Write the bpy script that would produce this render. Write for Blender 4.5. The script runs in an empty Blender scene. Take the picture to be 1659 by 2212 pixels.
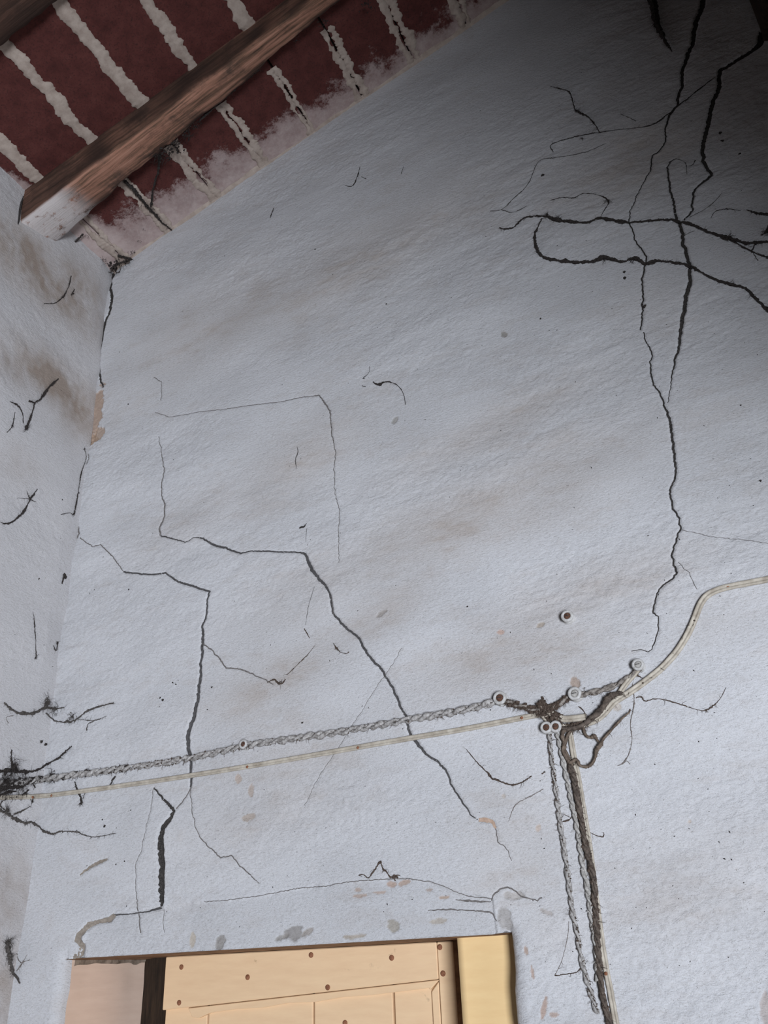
import bpy, bmesh, math, random
import numpy as np
from mathutils import Matrix, Vector

# ------------------------------------------------------------------ camera model (solved from the wall's and the door's vanishing points)
FPX, CX, CY = 1922.0, 829.5, 1106.0
D = 1.75                       # camera to cracked wall, m
S = D / 2.2
EYE = np.array([0.0, -D, 1.80])
def nrm(v): return v / np.linalg.norm(v)
cz = nrm(np.array([-155.0, -3690.0, FPX]))
cx = -nrm(np.array([-4940.0, 1209.0, FPX])); cx = nrm(cx - cz * (cx @ cz))
cy = np.cross(cz, cx)
RW = np.array([cx, cy, cz])    # world = RW @ camera(x right, y down, z forward)

SC = bpy.context.scene
COL = SC.collection
cam_d = bpy.data.cameras.new('camera'); cam = bpy.data.objects.new('camera', cam_d); COL.objects.link(cam)
cam_d.sensor_fit = 'VERTICAL'; cam_d.sensor_height = 36.0; cam_d.sensor_width = 27.0
cam_d.lens = 36.0 * FPX / 2212.0
m = Matrix.Identity(4)
for i in range(3):
    m[i][0] = RW[i, 0]; m[i][1] = -RW[i, 1]; m[i][2] = -RW[i, 2]; m[i][3] = EYE[i]
cam.matrix_world = m
cam_d.clip_start = 0.02
SC.camera = cam

# ------------------------------------------------------------------ world, light, exposure
W = bpy.data.worlds.new('sky'); SC.world = W; W.use_nodes = True
bg = W.node_tree.nodes['Background']; bg.inputs[0].default_value = (0.62, 0.75, 1.0, 1); bg.inputs[1].default_value = 0.004

def area_light(name, loc, target, sx, sy, power, color):
    l = bpy.data.lights.new(name, 'AREA'); l.shape = 'RECTANGLE'; l.size = sx; l.size_y = sy
    l.energy = power; l.color = color
    o = bpy.data.objects.new(name, l); COL.objects.link(o); o.location = loc
    o.rotation_euler = (Vector(target) - Vector(loc)).to_track_quat('-Z', 'Y').to_euler()
    return o
area_light('open_doorway_daylight', (1.957, -4.5, 0.833), (-0.33, 0.0, 3.0), 0.913, 1.545, 338, (0.86, 0.91, 1.0))
SC.view_settings.view_transform = 'Standard'; SC.view_settings.look = 'None'
SC.view_settings.exposure = 0.0; SC.view_settings.gamma = 1.0
SC.view_settings.use_curve_mapping = False

# ------------------------------------------------------------------ helpers
rnd = random.Random(7)
nr_ = np.random.default_rng(11)
def ray(px, py): return RW @ np.array([(px - CX) / FPX, (py - CY) / FPX, 1.0])
def hit(px, py, p0, nn):
    d = ray(px, py); return EYE + d * (((p0 - EYE) @ nn) / (d @ nn))
YN = np.array([0.0, 1.0, 0.0]); XN = np.array([1.0, 0.0, 0.0])
def on_wall(px, py, y=0.0): return hit(px, py, np.array([0, y, 0.0]), YN)

XC = -2.18 * S                 # left corner of the cracked wall
A0 = on_wall(270, 570); B0 = on_wall(1050, 30)
ES = nrm(B0 - A0); NR = np.array([-ES[2], 0.0, ES[0]])
def on_roof(px, py): return hit(px, py, A0, NR)
def roof_pt(s, y, h): p = A0 + ES * s - NR * h; return np.array([p[0], y, p[2]])
def z_roof(x): return A0[2] + (x - A0[0]) * ES[2] / ES[0]
ZCORNER = z_roof(XC)

_T = {}
def lat(seed):
    if seed not in _T: _T[seed] = np.random.default_rng(seed).random((256, 256))
    return _T[seed]
def vn(u, v, seed):
    t = lat(seed); u = np.asarray(u, float) + 1000; v = np.asarray(v, float) + 1000
    iu = np.floor(u).astype(int); iv = np.floor(v).astype(int); fu = u - iu; fv = v - iv
    fu = fu * fu * (3 - 2 * fu); fv = fv * fv * (3 - 2 * fv)
    a = iu & 255; b = iv & 255; a1 = (a + 1) & 255; b1 = (b + 1) & 255
    return (t[a, b] * (1 - fu) + t[a1, b] * fu) * (1 - fv) + (t[a, b1] * (1 - fu) + t[a1, b1] * fu) * fv
def sst(x, a, b):
    t = np.clip((x - a) / (b - a), 0, 1); return t * t * (3 - 2 * t)
def srgb(r, g, b):
    return tuple(((c / 255 + 0.055) / 1.055) ** 2.4 if c > 10 else c / 255 / 12.92 for c in (r, g, b))

def mesh_np(name, V, F, mats=(), smooth=True):
    """V (n,3) array, F list of faces or (m,k) array"""
    me = bpy.data.meshes.new(name)
    if isinstance(F, np.ndarray):
        n, k = F.shape
        me.vertices.add(len(V)); me.vertices.foreach_set('co', np.ascontiguousarray(V, dtype=np.float32).ravel())
        me.loops.add(n * k); me.loops.foreach_set('vertex_index', F.astype(np.int32).ravel())
        me.polygons.add(n); me.polygons.foreach_set('loop_start', np.arange(0, n * k, k, dtype=np.int32))
        me.update(calc_edges=True)
    else:
        me.from_pydata([tuple(v) for v in V], [], F)
    if smooth: me.polygons.foreach_set('use_smooth', np.ones(len(me.polygons), dtype=bool))
    for mm in mats: me.materials.append(mm)
    return me
def link(name, me, parent=None, **props):
    o = bpy.data.objects.new(name, me); COL.objects.link(o)
    if parent is not None: o.parent = parent
    for k, v in props.items(): o[k] = v
    return o
def empty(name, loc, **props):
    o = bpy.data.objects.new(name, None); COL.objects.link(o); o.location = loc; o.empty_display_size = 0.05
    for k, v in props.items(): o[k] = v
    return o
def child_of_empty(o, e):
    o.parent = e; o.matrix_parent_inverse = Matrix.Translation(-Vector(e.location))

class MB:
    """collects vertices and faces of one mesh"""
    def __init__(s): s.v = []; s.f = []
    def add(s, V, F):
        b = len(s.v); s.v += [tuple(p) for p in V]; s.f += [tuple(i + b for i in q) for q in F]
    def tube(s, P, R, sides=6, jit=0.0, caps=True, flat=1.0, up=(0, 1, 0)):
        P = [np.asarray(p, float) for p in P]; n = len(P)
        if not hasattr(R, '__len__'): R = [R] * n
        V = []; F = []
        for i in range(n):
            t = nrm(P[min(i + 1, n - 1)] - P[max(i - 1, 0)] + 1e-9)
            b = np.asarray(up, float); side = np.cross(t, b)
            if np.linalg.norm(side) < 1e-4: side = np.cross(t, np.array([1.0, 0, 0]))
            side = nrm(side); nn = nrm(np.cross(side, t))
            for k in range(sides):
                a = 2 * math.pi * k / sides
                r = R[i] * (1 + (rnd.uniform(-jit, jit) if jit else 0))
                V.append(P[i] + side * math.cos(a) * r + nn * math.sin(a) * r * flat)
        for i in range(n - 1):
            for k in range(sides):
                k2 = (k + 1) % sides
                F.append((i * sides + k, i * sides + k2, (i + 1) * sides + k2, (i + 1) * sides + k))
        if caps:
            F.append(tuple(range(sides - 1, -1, -1))); F.append(tuple((n - 1) * sides + k for k in range(sides)))
        s.add(V, F)
    def blob(s, c, r, jit=0.35, squash=0.6):
        bm = bmesh.new(); bmesh.ops.create_icosphere(bm, subdivisions=1, radius=1.0)
        V = []
        for v in bm.verts:
            q = np.array(v.co) * r * (1 + rnd.uniform(-jit, jit)); q[1] *= squash; V.append(np.asarray(c) + q)
        F = [[v.index for v in f.verts] for f in bm.faces]; bm.free(); s.add(V, F)
    def box(s, x0, x1, y0, y1, z0, z1):
        s.add([(x, y, z) for x in (x0, x1) for y in (y0, y1) for z in (z0, z1)],
              [(0, 1, 3, 2), (4, 6, 7, 5), (0, 4, 5, 1), (2, 3, 7, 6), (0, 2, 6, 4), (1, 5, 7, 3)])
    def lathe(s, c, axis_y_prof, seg=20):
        """profile list of (radius, y) revolved about the y axis through c"""
        V = []; F = []
        for r, y in axis_y_prof:
            for k in range(seg):
                a = 2 * math.pi * k / seg; V.append((c[0] + r * math.cos(a), c[1] + y, c[2] + r * math.sin(a)))
        for i in range(len(axis_y_prof) - 1):
            for k in range(seg):
                k2 = (k + 1) % seg; F.append((i * seg + k, (i + 1) * seg + k, (i + 1) * seg + k2, i * seg + k2))
        F.append(tuple(range(seg))); F.append(tuple((len(axis_y_prof) - 1) * seg + k for k in range(seg - 1, -1, -1)))
        s.add(V, F)
    def build(s, name, mat, parent=None, smooth=True, **props):
        me = mesh_np(name, s.v, s.f, (mat,), smooth); return link(name, me, parent, **props)

def bevel_obj(o, w, seg=1):
    bm = bmesh.new(); bm.from_mesh(o.data)
    bmesh.ops.recalc_face_normals(bm, faces=bm.faces)
    bmesh.ops.bevel(bm, geom=list(bm.edges), offset=w, segments=seg, affect='EDGES', profile=0.6)
    bm.to_mesh(o.data); bm.free(); return o

# ------------------------------------------------------------------ materials
def new_mat(name, rough=0.9):
    mt = bpy.data.materials.new(name); mt.use_nodes = True
    nt = mt.node_tree; b = nt.nodes['Principled BSDF']; b.inputs['Roughness'].default_value = rough
    b.inputs['Specular IOR Level'].default_value = 0.25
    return mt, nt, b
def N(nt, t, **kw):
    n = nt.nodes.new(t)
    for k, v in kw.items(): setattr(n, k, v)
    return n
def coord(nt):
    return N(nt, 'ShaderNodeNewGeometry').outputs['Position']
def noise(nt, vec, scale, detail=4, rough=0.6):
    n = N(nt, 'ShaderNodeTexNoise'); n.inputs['Scale'].default_value = scale; n.inputs['Detail'].default_value = detail
    n.inputs['Roughness'].default_value = rough; nt.links.new(vec, n.inputs['Vector']); return n.outputs['Fac']
def ramp(nt, fac, stops):
    r = N(nt, 'ShaderNodeValToRGB'); e = r.color_ramp.elements
    while len(e) < len(stops): e.new(0.5)
    for q, (p, c) in zip(e, stops): q.position = p; q.color = (*c, 1) if len(c) == 3 else c
    nt.links.new(fac, r.inputs['Fac']); return r.outputs['Color']
def mix(nt, fac, a, b, mode='MIX'):
    mx = N(nt, 'ShaderNodeMix', data_type='RGBA', blend_type=mode)
    for i, v in ((0, fac), (6, a), (7, b)):
        if isinstance(v, (int, float)): mx.inputs[i].default_value = v
        elif isinstance(v, tuple): mx.inputs[i].default_value = (*v, 1)
        else: nt.links.new(v, mx.inputs[i])
    return mx.outputs[2]
def math_n(nt, op, a, b=0.0, clamp=False):
    q = N(nt, 'ShaderNodeMath', operation=op, use_clamp=clamp)
    for i, v in enumerate((a, b)):
        if isinstance(v, (int, float)): q.inputs[i].default_value = v
        else: nt.links.new(v, q.inputs[i])
    return q.outputs[0]
def bump(nt, b, height, strength, dist):
    q = N(nt, 'ShaderNodeBump'); q.inputs['Strength'].default_value = strength; q.inputs['Distance'].default_value = dist
    nt.links.new(height, q.inputs['Height']); nt.links.new(q.outputs['Normal'], b.inputs['Normal'])
def stretch(nt, vec, sx, sy, sz, rot=(0, 0, 0)):
    q = N(nt, 'ShaderNodeMapping'); q.inputs['Scale'].default_value = (sx, sy, sz); q.inputs['Rotation'].default_value = rot
    nt.links.new(vec, q.inputs['Vector']); return q.outputs[0]

def mat_plaster():
    mt, nt, b = new_mat('limewashed_plaster', 0.95)
    at = N(nt, 'ShaderNodeAttribute', attribute_name='paint')
    p = coord(nt)
    ps = stretch(nt, p, 1, 1, 2.4)
    f1 = noise(nt, ps, 170, 5, 0.65)
    c = mix(nt, 1.0, at.outputs['Color'], ramp(nt, f1, [(0.28, (0.80, 0.78, 0.76)), (0.5, (1, 1, 1)), (0.75, (1.03, 1.03, 1.04))]), 'MULTIPLY')
    sp = noise(nt, p, 420, 2, 0.5)
    c = mix(nt, ramp(nt, sp, [(0.655, (0, 0, 0)), (0.74, (0.6, 0.6, 0.6))]), c, (0.20, 0.18, 0.16))
    nt.links.new(c, b.inputs['Base Color'])
    f2 = noise(nt, ps, 95, 6, 0.7)
    hh = math_n(nt, 'ADD', f2, math_n(nt, 'MULTIPLY', noise(nt, ps, 330, 3, 0.6), 0.35))
    bump(nt, b, hh, 0.8, 0.0042)
    return mt
def mat_simple(name, c1, c2, scale=60, rough=0.9, bs=0.4, bd=0.002, st=(1, 1, 1)):
    mt, nt, b = new_mat(name, rough)
    p = stretch(nt, coord(nt), *st)
    f = noise(nt, p, scale, 5, 0.65)
    nt.links.new(ramp(nt, f, [(0.3, c1), (0.7, c2)]), b.inputs['Base Color'])
    bump(nt, b, f, bs, bd); return mt

M_PLASTER = mat_plaster()
M_CRACK = mat_simple('dirt_shade_crack', (0.010, 0.009, 0.009), (0.085, 0.076, 0.070), 330)  # dark for dirt and for the shade inside the groove
M_CRACKM = mat_simple('grey_dust_shade_crack', (0.045, 0.042, 0.042), (0.12, 0.115, 0.115), 200)  # grey for dust and groove shade together
M_HAIR = mat_simple('hairline_crack', (0.10, 0.09, 0.085), (0.24, 0.22, 0.21), 160)
M_CRACKP = mat_simple('tan_step_shade', (0.20, 0.17, 0.14), (0.36, 0.31, 0.26), 160)  # grey-brown painted in for the shadow at the plaster step
M_CRACKO = mat_simple('bare_orange_plaster', (0.36, 0.24, 0.17), (0.56, 0.42, 0.33), 160)
M_WEB = mat_simple('dusty_cobweb', (0.018, 0.015, 0.014), (0.06, 0.05, 0.045), 300)
M_WEBP = mat_simple('pale_cobweb_thread', (0.12, 0.11, 0.105), (0.24, 0.22, 0.21), 200)
M_DUST = mat_simple('brown_dust', (0.035, 0.024, 0.018), (0.13, 0.095, 0.075), 260)
M_CABLE = mat_simple('aged_cream_cable', (0.30, 0.255, 0.20), (0.58, 0.53, 0.445), 55, 0.55, 0.15, 0.0006, (1, 1, 1))
M_CORD = mat_simple('whitewashed_twisted_cord', (0.12, 0.105, 0.095), (0.58, 0.56, 0.54), 150, 0.95, 0.7, 0.002)
M_CORDD = mat_simple('dusty_brown_cord', (0.06, 0.046, 0.038), (0.42, 0.38, 0.34), 110, 0.95, 0.6, 0.0015)
M_DCORD = mat_simple('grimy_twisted_cord', (0.035, 0.027, 0.022), (0.17, 0.135, 0.11), 130, 0.9, 0.5, 0.0012)
M_BWIRE = mat_simple('brown_wire', (0.06, 0.042, 0.032), (0.22, 0.17, 0.13), 120, 0.85, 0.3, 0.001)
M_PORC = mat_simple('porcelain', (0.36, 0.345, 0.32), (0.64, 0.63, 0.62), 150, 0.6, 0.3, 0.0008)
M_RUST = mat_simple('rusty_iron', (0.16, 0.065, 0.035), (0.36, 0.165, 0.09), 300, 0.8)
M_CORE = mat_simple('brown_screw_hole', (0.05, 0.026, 0.018), (0.17, 0.085, 0.055), 300)
M_SEAL = mat_simple('pale_knob_core', (0.24, 0.225, 0.205), (0.55, 0.53, 0.50), 200)

XC_WASH = -2.18 * S
def mat_tile():
    mt, nt, b = new_mat('terracotta_tile', 0.92)
    p = coord(nt)
    f = noise(nt, p, 22, 6, 0.7)
    c = ramp(nt, f, [(0.25, (0.060, 0.018, 0.016)), (0.5, (0.098, 0.029, 0.025)), (0.8, (0.135, 0.045, 0.038))])
    c = mix(nt, ramp(nt, noise(nt, p, 190, 4, 0.7), [(0.52, (0, 0, 0)), (0.68, (0.75, 0.75, 0.75))]), c, (0.03, 0.014, 0.013))
    c = mix(nt, ramp(nt, noise(nt, p, 240, 3, 0.6), [(0.70, (0, 0, 0)), (0.76, (0.7, 0.7, 0.7))]), c, (0.20, 0.12, 0.10))
    # limewash brushed over the tiles where they meet the wall
    sx = N(nt, 'ShaderNodeSeparateXYZ'); nt.links.new(p, sx.inputs[0])
    n2 = noise(nt, p, 13, 8, 0.80)
    w = math_n(nt, 'ADD', sx.outputs['Y'], math_n(nt, 'MULTIPLY', math_n(nt, 'SUBTRACT', n2, 0.5), 0.34))
    # more wash towards the left corner
    xw = math_n(nt, 'MULTIPLY', math_n(nt, 'ADD', sx.outputs['X'], 1.0), -0.055)
    w = math_n(nt, 'ADD', w, xw)
    nl = math_n(nt, 'SUBTRACT', 0.12, math_n(nt, 'ADD', sx.outputs['X'], -XC_WASH), True)
    w = math_n(nt, 'ADD', w, math_n(nt, 'MULTIPLY', nl, 3.0))
    wm = ramp(nt, math_n(nt, 'ADD', w, 0.5, True), [(0.385, (0, 0, 0)), (0.425, (0.62, 0.62, 0.62)), (0.50, (0.92, 0.92, 0.92)), (0.56, (1, 1, 1))])
    c = mix(nt, wm, c, mix(nt, noise(nt, p, 35, 5, 0.7), (0.36, 0.245, 0.225), (0.66, 0.575, 0.545)))
    nt.links.new(c, b.inputs['Base Color'])
    bump(nt, b, f, 0.5, 0.003); return mt
M_TILE = mat_tile()
M_MORTAR = mat_simple('lime_mortar', (0.36, 0.285, 0.24), (0.54, 0.455, 0.39), 40, 0.95, 0.5, 0.003)

M_DARKBED = mat_simple('darkened_mortar_bed', (0.05, 0.035, 0.03), (0.12, 0.085, 0.07), 12)  # hidden ceiling bed, coloured dark to cut bounced light
ES_R = (float(ES[0]), 0.0, float(ES[2]))
def mat_rafter():
    mt, nt, b = new_mat('old_rafter_wood', 0.85)
    p = coord(nt)
    cb = N(nt, 'ShaderNodeCombineXYZ')
    for i_, (ax, k_) in enumerate(((ES_R, 1.1), ((0, 1, 0), 20), ((-ES_R[2], 0, ES_R[0]), 14))):
        dt = N(nt, 'ShaderNodeVectorMath', operation='DOT_PRODUCT'); nt.links.new(p, dt.inputs[0]); dt.inputs[1].default_value = ax
        nt.links.new(math_n(nt, 'MULTIPLY', dt.outputs['Value'], float(k_)), cb.inputs[i_])
    f = noise(nt, cb.outputs[0], 5.0, 6, 0.62)
    c = ramp(nt, f, [(0.28, (0.07, 0.042, 0.030)), (0.42, (0.20, 0.11, 0.072)), (0.55, (0.40, 0.20, 0.135)), (0.75, (0.50, 0.285, 0.20))])
    g = N(nt, 'ShaderNodeNewGeometry'); 
    f2 = noise(nt, p, 9, 5, 0.7)
    c = mix(nt, ramp(nt, f2, [(0.5, (0, 0, 0)), (0.66, (0.75, 0.75, 0.75))]), c, (0.055, 0.042, 0.034))
    at = N(nt, 'ShaderNodeAttribute', attribute_name='paint')   # r: darker tone, g: limewash at the bearing end
    sp = N(nt, 'ShaderNodeSeparateColor'); nt.links.new(at.outputs['Color'], sp.inputs[0])
    c = mix(nt, sp.outputs[0], c, mix(nt, f, (0.030, 0.017, 0.013), (0.065, 0.038, 0.029)))
    lw = math_n(nt, 'MULTIPLY', sp.outputs[1], ramp(nt, noise(nt, p, 30, 6, 0.75), [(0.36, (0, 0, 0)), (0.48, (1, 1, 1))]))
    c = mix(nt, lw, c, (0.62, 0.57, 0.55))
    nt.links.new(c, b.inputs['Base Color'])
    bump(nt, b, f, 0.6, 0.004); return mt
M_RAFTER = mat_rafter()
M_DARKWOOD = mat_simple('dark_oak', (0.010, 0.007, 0.005), (0.045, 0.027, 0.016), 24, 0.8, 0.5, 0.002, (6, 6, 0.6))

def mat_door(name, base, dark_tone):
    mt, nt, b = new_mat(name, 0.6)
    p = coord(nt)
    f = noise(nt, stretch(nt, p, 1.2, 1, 7), 9, 6, 0.65)
    c = mix(nt, ramp(nt, f, [(0.35, (0, 0, 0)), (0.75, (0.55, 0.55, 0.55))]), base, dark_tone)
    d = noise(nt, p, 26, 6, 0.75)
    c = mix(nt, ramp(nt, d, [(0.66, (0, 0, 0)), (0.76, (0.6, 0.6, 0.6))]), c, tuple(x * 0.45 for x in dark_tone))
    nt.links.new(c, b.inputs['Base Color']); bump(nt, b, f, 0.2, 0.0015); return mt
M_CREAM = mat_door('cream_door_paint', (0.80, 0.58, 0.36), (0.68, 0.45, 0.27))
M_YELLOW = mat_door('yellow_frame_paint', (0.86, 0.62, 0.32), (0.76, 0.50, 0.24))
M_REVEAL = mat_door('peach_limewash', (0.78, 0.60, 0.48), (0.64, 0.46, 0.36))
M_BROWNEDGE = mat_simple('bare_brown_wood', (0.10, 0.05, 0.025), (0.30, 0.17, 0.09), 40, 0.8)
M_REVTOP = mat_simple('brown_reveal_top', (0.10, 0.075, 0.055), (0.34, 0.27, 0.21), 50)
M_GROOVE = mat_simple('plank_gap_dirt', (0.02, 0.014, 0.01), (0.07, 0.045, 0.03), 60)
M_EARTH = mat_simple('paved_floor', (0.07, 0.06, 0.05), (0.15, 0.13, 0.11), 6)
# ------------------------------------------------------------------ traced crack lines: (material, depth, [(px, py, width_px), ...])
def line(w, *pts):
    """points (px, py) or (px, py, w); a missing width is carried on"""
    out = []
    for p in pts:
        if len(p) == 3: w = p[2]
        out.append((p[0], p[1], w))
    return out
CRACKS = [
 ('K', line(11, (1518,-20), (1515,15), (1500,60,10), (1493,100,8), (1480,135), (1473,165,6), (1474,185), (1465,210), (1464,225,5), (1445,250), (1438,275,3), (1438,300), (1425,325), (1410,335,2.6), (1405,370), (1390,400,2), (1375,430), (1362,460), (1361,490,2.2), (1372,520), (1388,540,2.6), (1398,555,3), (1394,575), (1386,600), (1389,640,3), (1388,680), (1380,712,2.4))),
 ('K', line(2.2, (1391,716), (1393,735), (1408,757,3), (1411,766), (1403,780), (1404,800,3.4), (1412,830), (1425,850,3.4), (1433,875), (1442,890,5), (1450,920,6), (1456,960,5.5), (1458,990,5), (1460,1010), (1455,1035,4), (1447,1065), (1450,1090), (1465,1120,3.6), (1472,1140), (1463,1155), (1455,1185), (1453,1200), (1458,1220,4), (1462,1238), (1452,1253,3.6), (1430,1268,3), (1420,1285), (1417,1305), (1414,1328,3.6))),
 ('K', line(2.4, (1414,1328), (1423,1335), (1422,1370), (1417,1390), (1410,1405,1.8), (1400,1412), (1385,1406), (1365,1410,1.2))),
 ('K', line(16, (1650,70), (1640,95,14), (1625,108,10), (1590,130,9), (1556,150,9), (1551,165,8), (1555,182,9), (1540,215,9), (1530,260,9), (1520,300,8), (1516,320,8), (1518,345,7), (1530,365,6), (1537,376,6), (1525,388,5.5), (1505,405,4), (1499,415,4.5), (1495,440,4), (1496,455,3.6), (1487,466), (1478,475,3.5))),
 ('K', line(2.2, (1458,343), (1447,350), (1442,362,3.4), (1443,390,4), (1450,420,4.5), (1457,440,5), (1458,460), (1465,477,6), (1474,495,7), (1477,530,7), (1484,560,7), (1488,575), (1488,600,7), (1486,620,9), (1480,645,8), (1475,680,8), (1471,705,7), (1465,750,5), (1455,785,3.6), (1451,810,2.4), (1449,830,1.8), (1443,870,1.2))),
 ('K', line(8, (278,566), (255,576,7), (245,592,6), (240,610,5), (240,625,4), (244,642,5), (240,675,4.5), (230,695), (222,735,4.6), (217,755,4), (214,780,5), (212,805,3), (216,825), (220,835,2.4))),
 ('H', line(1.4, (186,960), (190,990), (176,1020,1.8), (166,1060), (160,1110,3), (168,1150,2.4), (155,1185), (150,1230,3), (141,1255,6), (134,1300,1.8), (124,1360), (117,1400,2.6), (113,1450,1.2))),
 ('H', line(1.2, (340,940), (345,965), (353,1010,1.7), (345,1065,1.8), (352,1090,2.4), (354,1110), (342,1140,3), (344,1155))),
 ('M', line(3, (344,1155), (365,1160), (400,1171,2.2), (420,1160,1.6), (435,1161,3.4), (460,1175,5), (519,1194,3.6), (540,1190,2.4), (580,1190,3), (640,1192,3), (655,1194,5), (665,1215,6.5), (680,1240,6), (700,1265,5), (709,1275,4), (715,1300,4), (721,1330,4), (735,1345,4.4), (775,1380,4.6), (795,1415,4.4), (820,1440), (840,1470,4), (855,1500,4.2), (868,1530), (880,1550), (885,1580,4.4), (892,1595,5), (905,1608,5.5), (920,1630,4), (945,1645), (965,1665,3.4), (975,1690), (985,1710,3), (1005,1735), (1020,1760,2), (1033,1771))),
 ('H', line(1.4, (721,1330), (719,1300), (717,1285))),
 ('O', line(8, (1036,1772,7), (1050,1772,9), (1063,1775,7), (1072,1790,4))),
 ('H', line(2.2, (1072,1790), (1075,1805), (1080,1820), (1100,1838,1.6), (1108,1860,1))),
 ('H', line(1.4, (170,1160), (200,1180), (215,1176), (240,1196,1.8), (265,1234,1.2))),
 ('M', line(3, (265,1234), (310,1240), (330,1240), (355,1237,3.2), (385,1255), (415,1265,4), (452,1277,3.4), (448,1300,3), (446,1325,3.4), (438,1350,3.6), (437,1365,5), (438,1390,5), (434,1440,4.4), (430,1480,5.5), (425,1515,6), (415,1555,6), (408,1575,7), (406,1600,7), (410,1640,5), (412,1680,4), (411,1700,3))),
 ('H', line(2.4, (438,1390), (460,1405), (480,1430), (490,1443), (520,1446), (545,1455), (575,1470,1.8), (590,1480))),
 ('H', line(2, (411,1700), (400,1722), (380,1748,2.4))),
 ('H', line(1.6, (411,1700), (416,1760), (425,1800), (440,1820,2), (475,1852), (500,1848), (515,1868), (540,1890), (560,1908,1))),
 ('K', line(2.6, (332,1703), (355,1730,4), (376,1752,6), (362,1775,8), (350,1790,10), (346,1820,12), (345,1870,12), (345,1910,12), (344,1945,9), (344,1958,5))),
 ('M', line(3, (345,1960,4), (310,1970,2), (270,1975,1.6), (245,1976,2.4))),
 ('P', line(6, (245,1976,5), (235,1985,9), (215,1990,5), (190,1998,8), (175,2015,11), (168,2030,11), (179,2042,8), (175,2060,10), (160,2068,6))),
 ('H', line(1.1, (330,888), (365,898), (400,893), (430,887), (480,884), (540,874,1.3), (600,868), (650,857), (688,852,1.8), (700,868,3), (710,885,2.4), (714,910,2), (717,940), (722,970,1.4), (720,1010), (720,1050,1.1), (730,1100), (731,1160), (732,1215,.8))),
 ('H', line(1, (330,812), (345,822), (346,845), (343,862))),
 ('H', line(1.1, (332,1700), (318,1790), (305,1840), (290,1870), (293,1920), (296,1975,2), (297,2015,2.4))),
 ('H', line(1, (348,1965), (350,2015))),
 ('H', line(1.1, (1472,1145), (1500,1150), (1540,1160), (1580,1163), (1620,1168), (1665,1176))),
 ('H', line(1.1, (438,1948), (480,1945), (560,1935), (650,1918,1.4), (700,1915), (760,1905), (860,1898), (890,1899), (930,1905), (960,1915), (985,1927), (1010,1936), (1065,1942))),
 ('H', line(2, (925,1967,1), (960,1965,3), (1000,1966,2), (1050,1969,3), (1066,1975,3), (1075,1990,2))),
 ('H', line(3, (985,1944,1), (1010,1946,4), (1040,1948,3), (1062,1948,1))),
 ('H', line(2, (1063,1945), (1070,1932,3), (1085,1922), (1100,1917,3), (1113,1922), (1125,1936), (1150,1942,2.4), (1160,1946), (1172,1938))),
 ('H', line(.9, (1465,1215), (1490,1240), (1505,1275))),
 ('H', line(.9, (870,1400), (840,1450), (800,1510), (770,1560), (690,1680), (660,1740))),
 ('P', line(4, (172,1890,2), (195,1872,5), (215,1862,6), (232,1856,3))),
]
PATCH = [  # (px, py, rx, ry, rotation deg, colour, depth m)  bare or chipped spots in the limewash
 (204,895,13,58,6,(0.50,0.33,0.22),.004),(207,935,15,15,0,(0.52,0.36,0.25),.004),(196,945,10,12,0,(0.52,0.36,0.25),.004),
 (1245,1478,11,14,0,(0.44,0.32,0.24),.003),(1170,1352,12,7,-10,(0.46,0.38,0.30),.002),(1082,1367,9,7,20,(0.66,0.44,0.34),.001),
 (541,1705,7,14,0,(0.52,0.42,0.35),.001),(535,1765,16,7,0,(0.50,0.41,0.34),.001),(515,1683,8,9,0,(0.58,0.46,0.38),.001),
 (470,2035,13,10,-20,(0.36,0.33,0.30),.003),(632,2016,24,11,-8,(0.36,0.33,0.31),.003),(605,2024,16,4,-15,(0.38,0.35,0.32),.003),
 (664,2013,18,6,-18,(0.42,0.37,0.33),.002),(410,2030,8,14,0,(0.62,0.53,0.42),.001),
 (845,1910,13,6,0,(0.58,0.40,0.30),.001),(875,1907,12,5,-8,(0.58,0.41,0.31),.001),(960,1938,12,3,0,(0.58,0.40,0.28),.001),
 (825,1928,22,3,0,(0.56,0.42,0.34),.001),(780,1935,18,3,0,(0.56,0.42,0.34),.001),(775,1922,8,3,0,(0.56,0.42,0.34),.001),(930,1922,9,3,0,(0.50,0.40,0.34),.001),
 (945,1990,24,5,-4,(0.55,0.48,0.40),.001),(850,2002,13,13,0,(0.45,0.40,0.33),.002),(765,2022,22,4,-3,(0.50,0.42,0.33),.001),
 (1110,1935,24,10,8,(0.50,0.46,0.43),.004),(1090,1985,16,22,0,(0.46,0.43,0.41),.004),(1180,1970,16,5,25,(0.50,0.45,0.42),.002),
 (1136,2052,4,9,-10,(0.55,0.38,0.29),.001),(1150,2100,4,12,-6,(0.55,0.38,0.29),.001),(1175,2180,6,26,20,(0.50,0.34,0.26),.001),(1197,2192,10,6,0,(0.55,0.40,0.33),.001),
 (1163,1790,7,10,20,(0.62,0.50,0.42),.001),(1335,1530,9,9,0,(0.66,0.58,0.50),.001),(1490,1775,5,5,0,(0.6,0.5,0.42),.001),
 (1090,1720,6,6,0,(.6,.52,.45),.001),(850,903,9,6,-30,(0.42,0.40,0.37),.003),(825,1325,14,6,-20,(0.38,0.34,0.31),.003),(1088,720,8,10,-30,(0.34,0.31,0.28),.001),
 (1655,2180,14,40,10,(0.50,0.43,0.40),.003),
]
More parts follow.
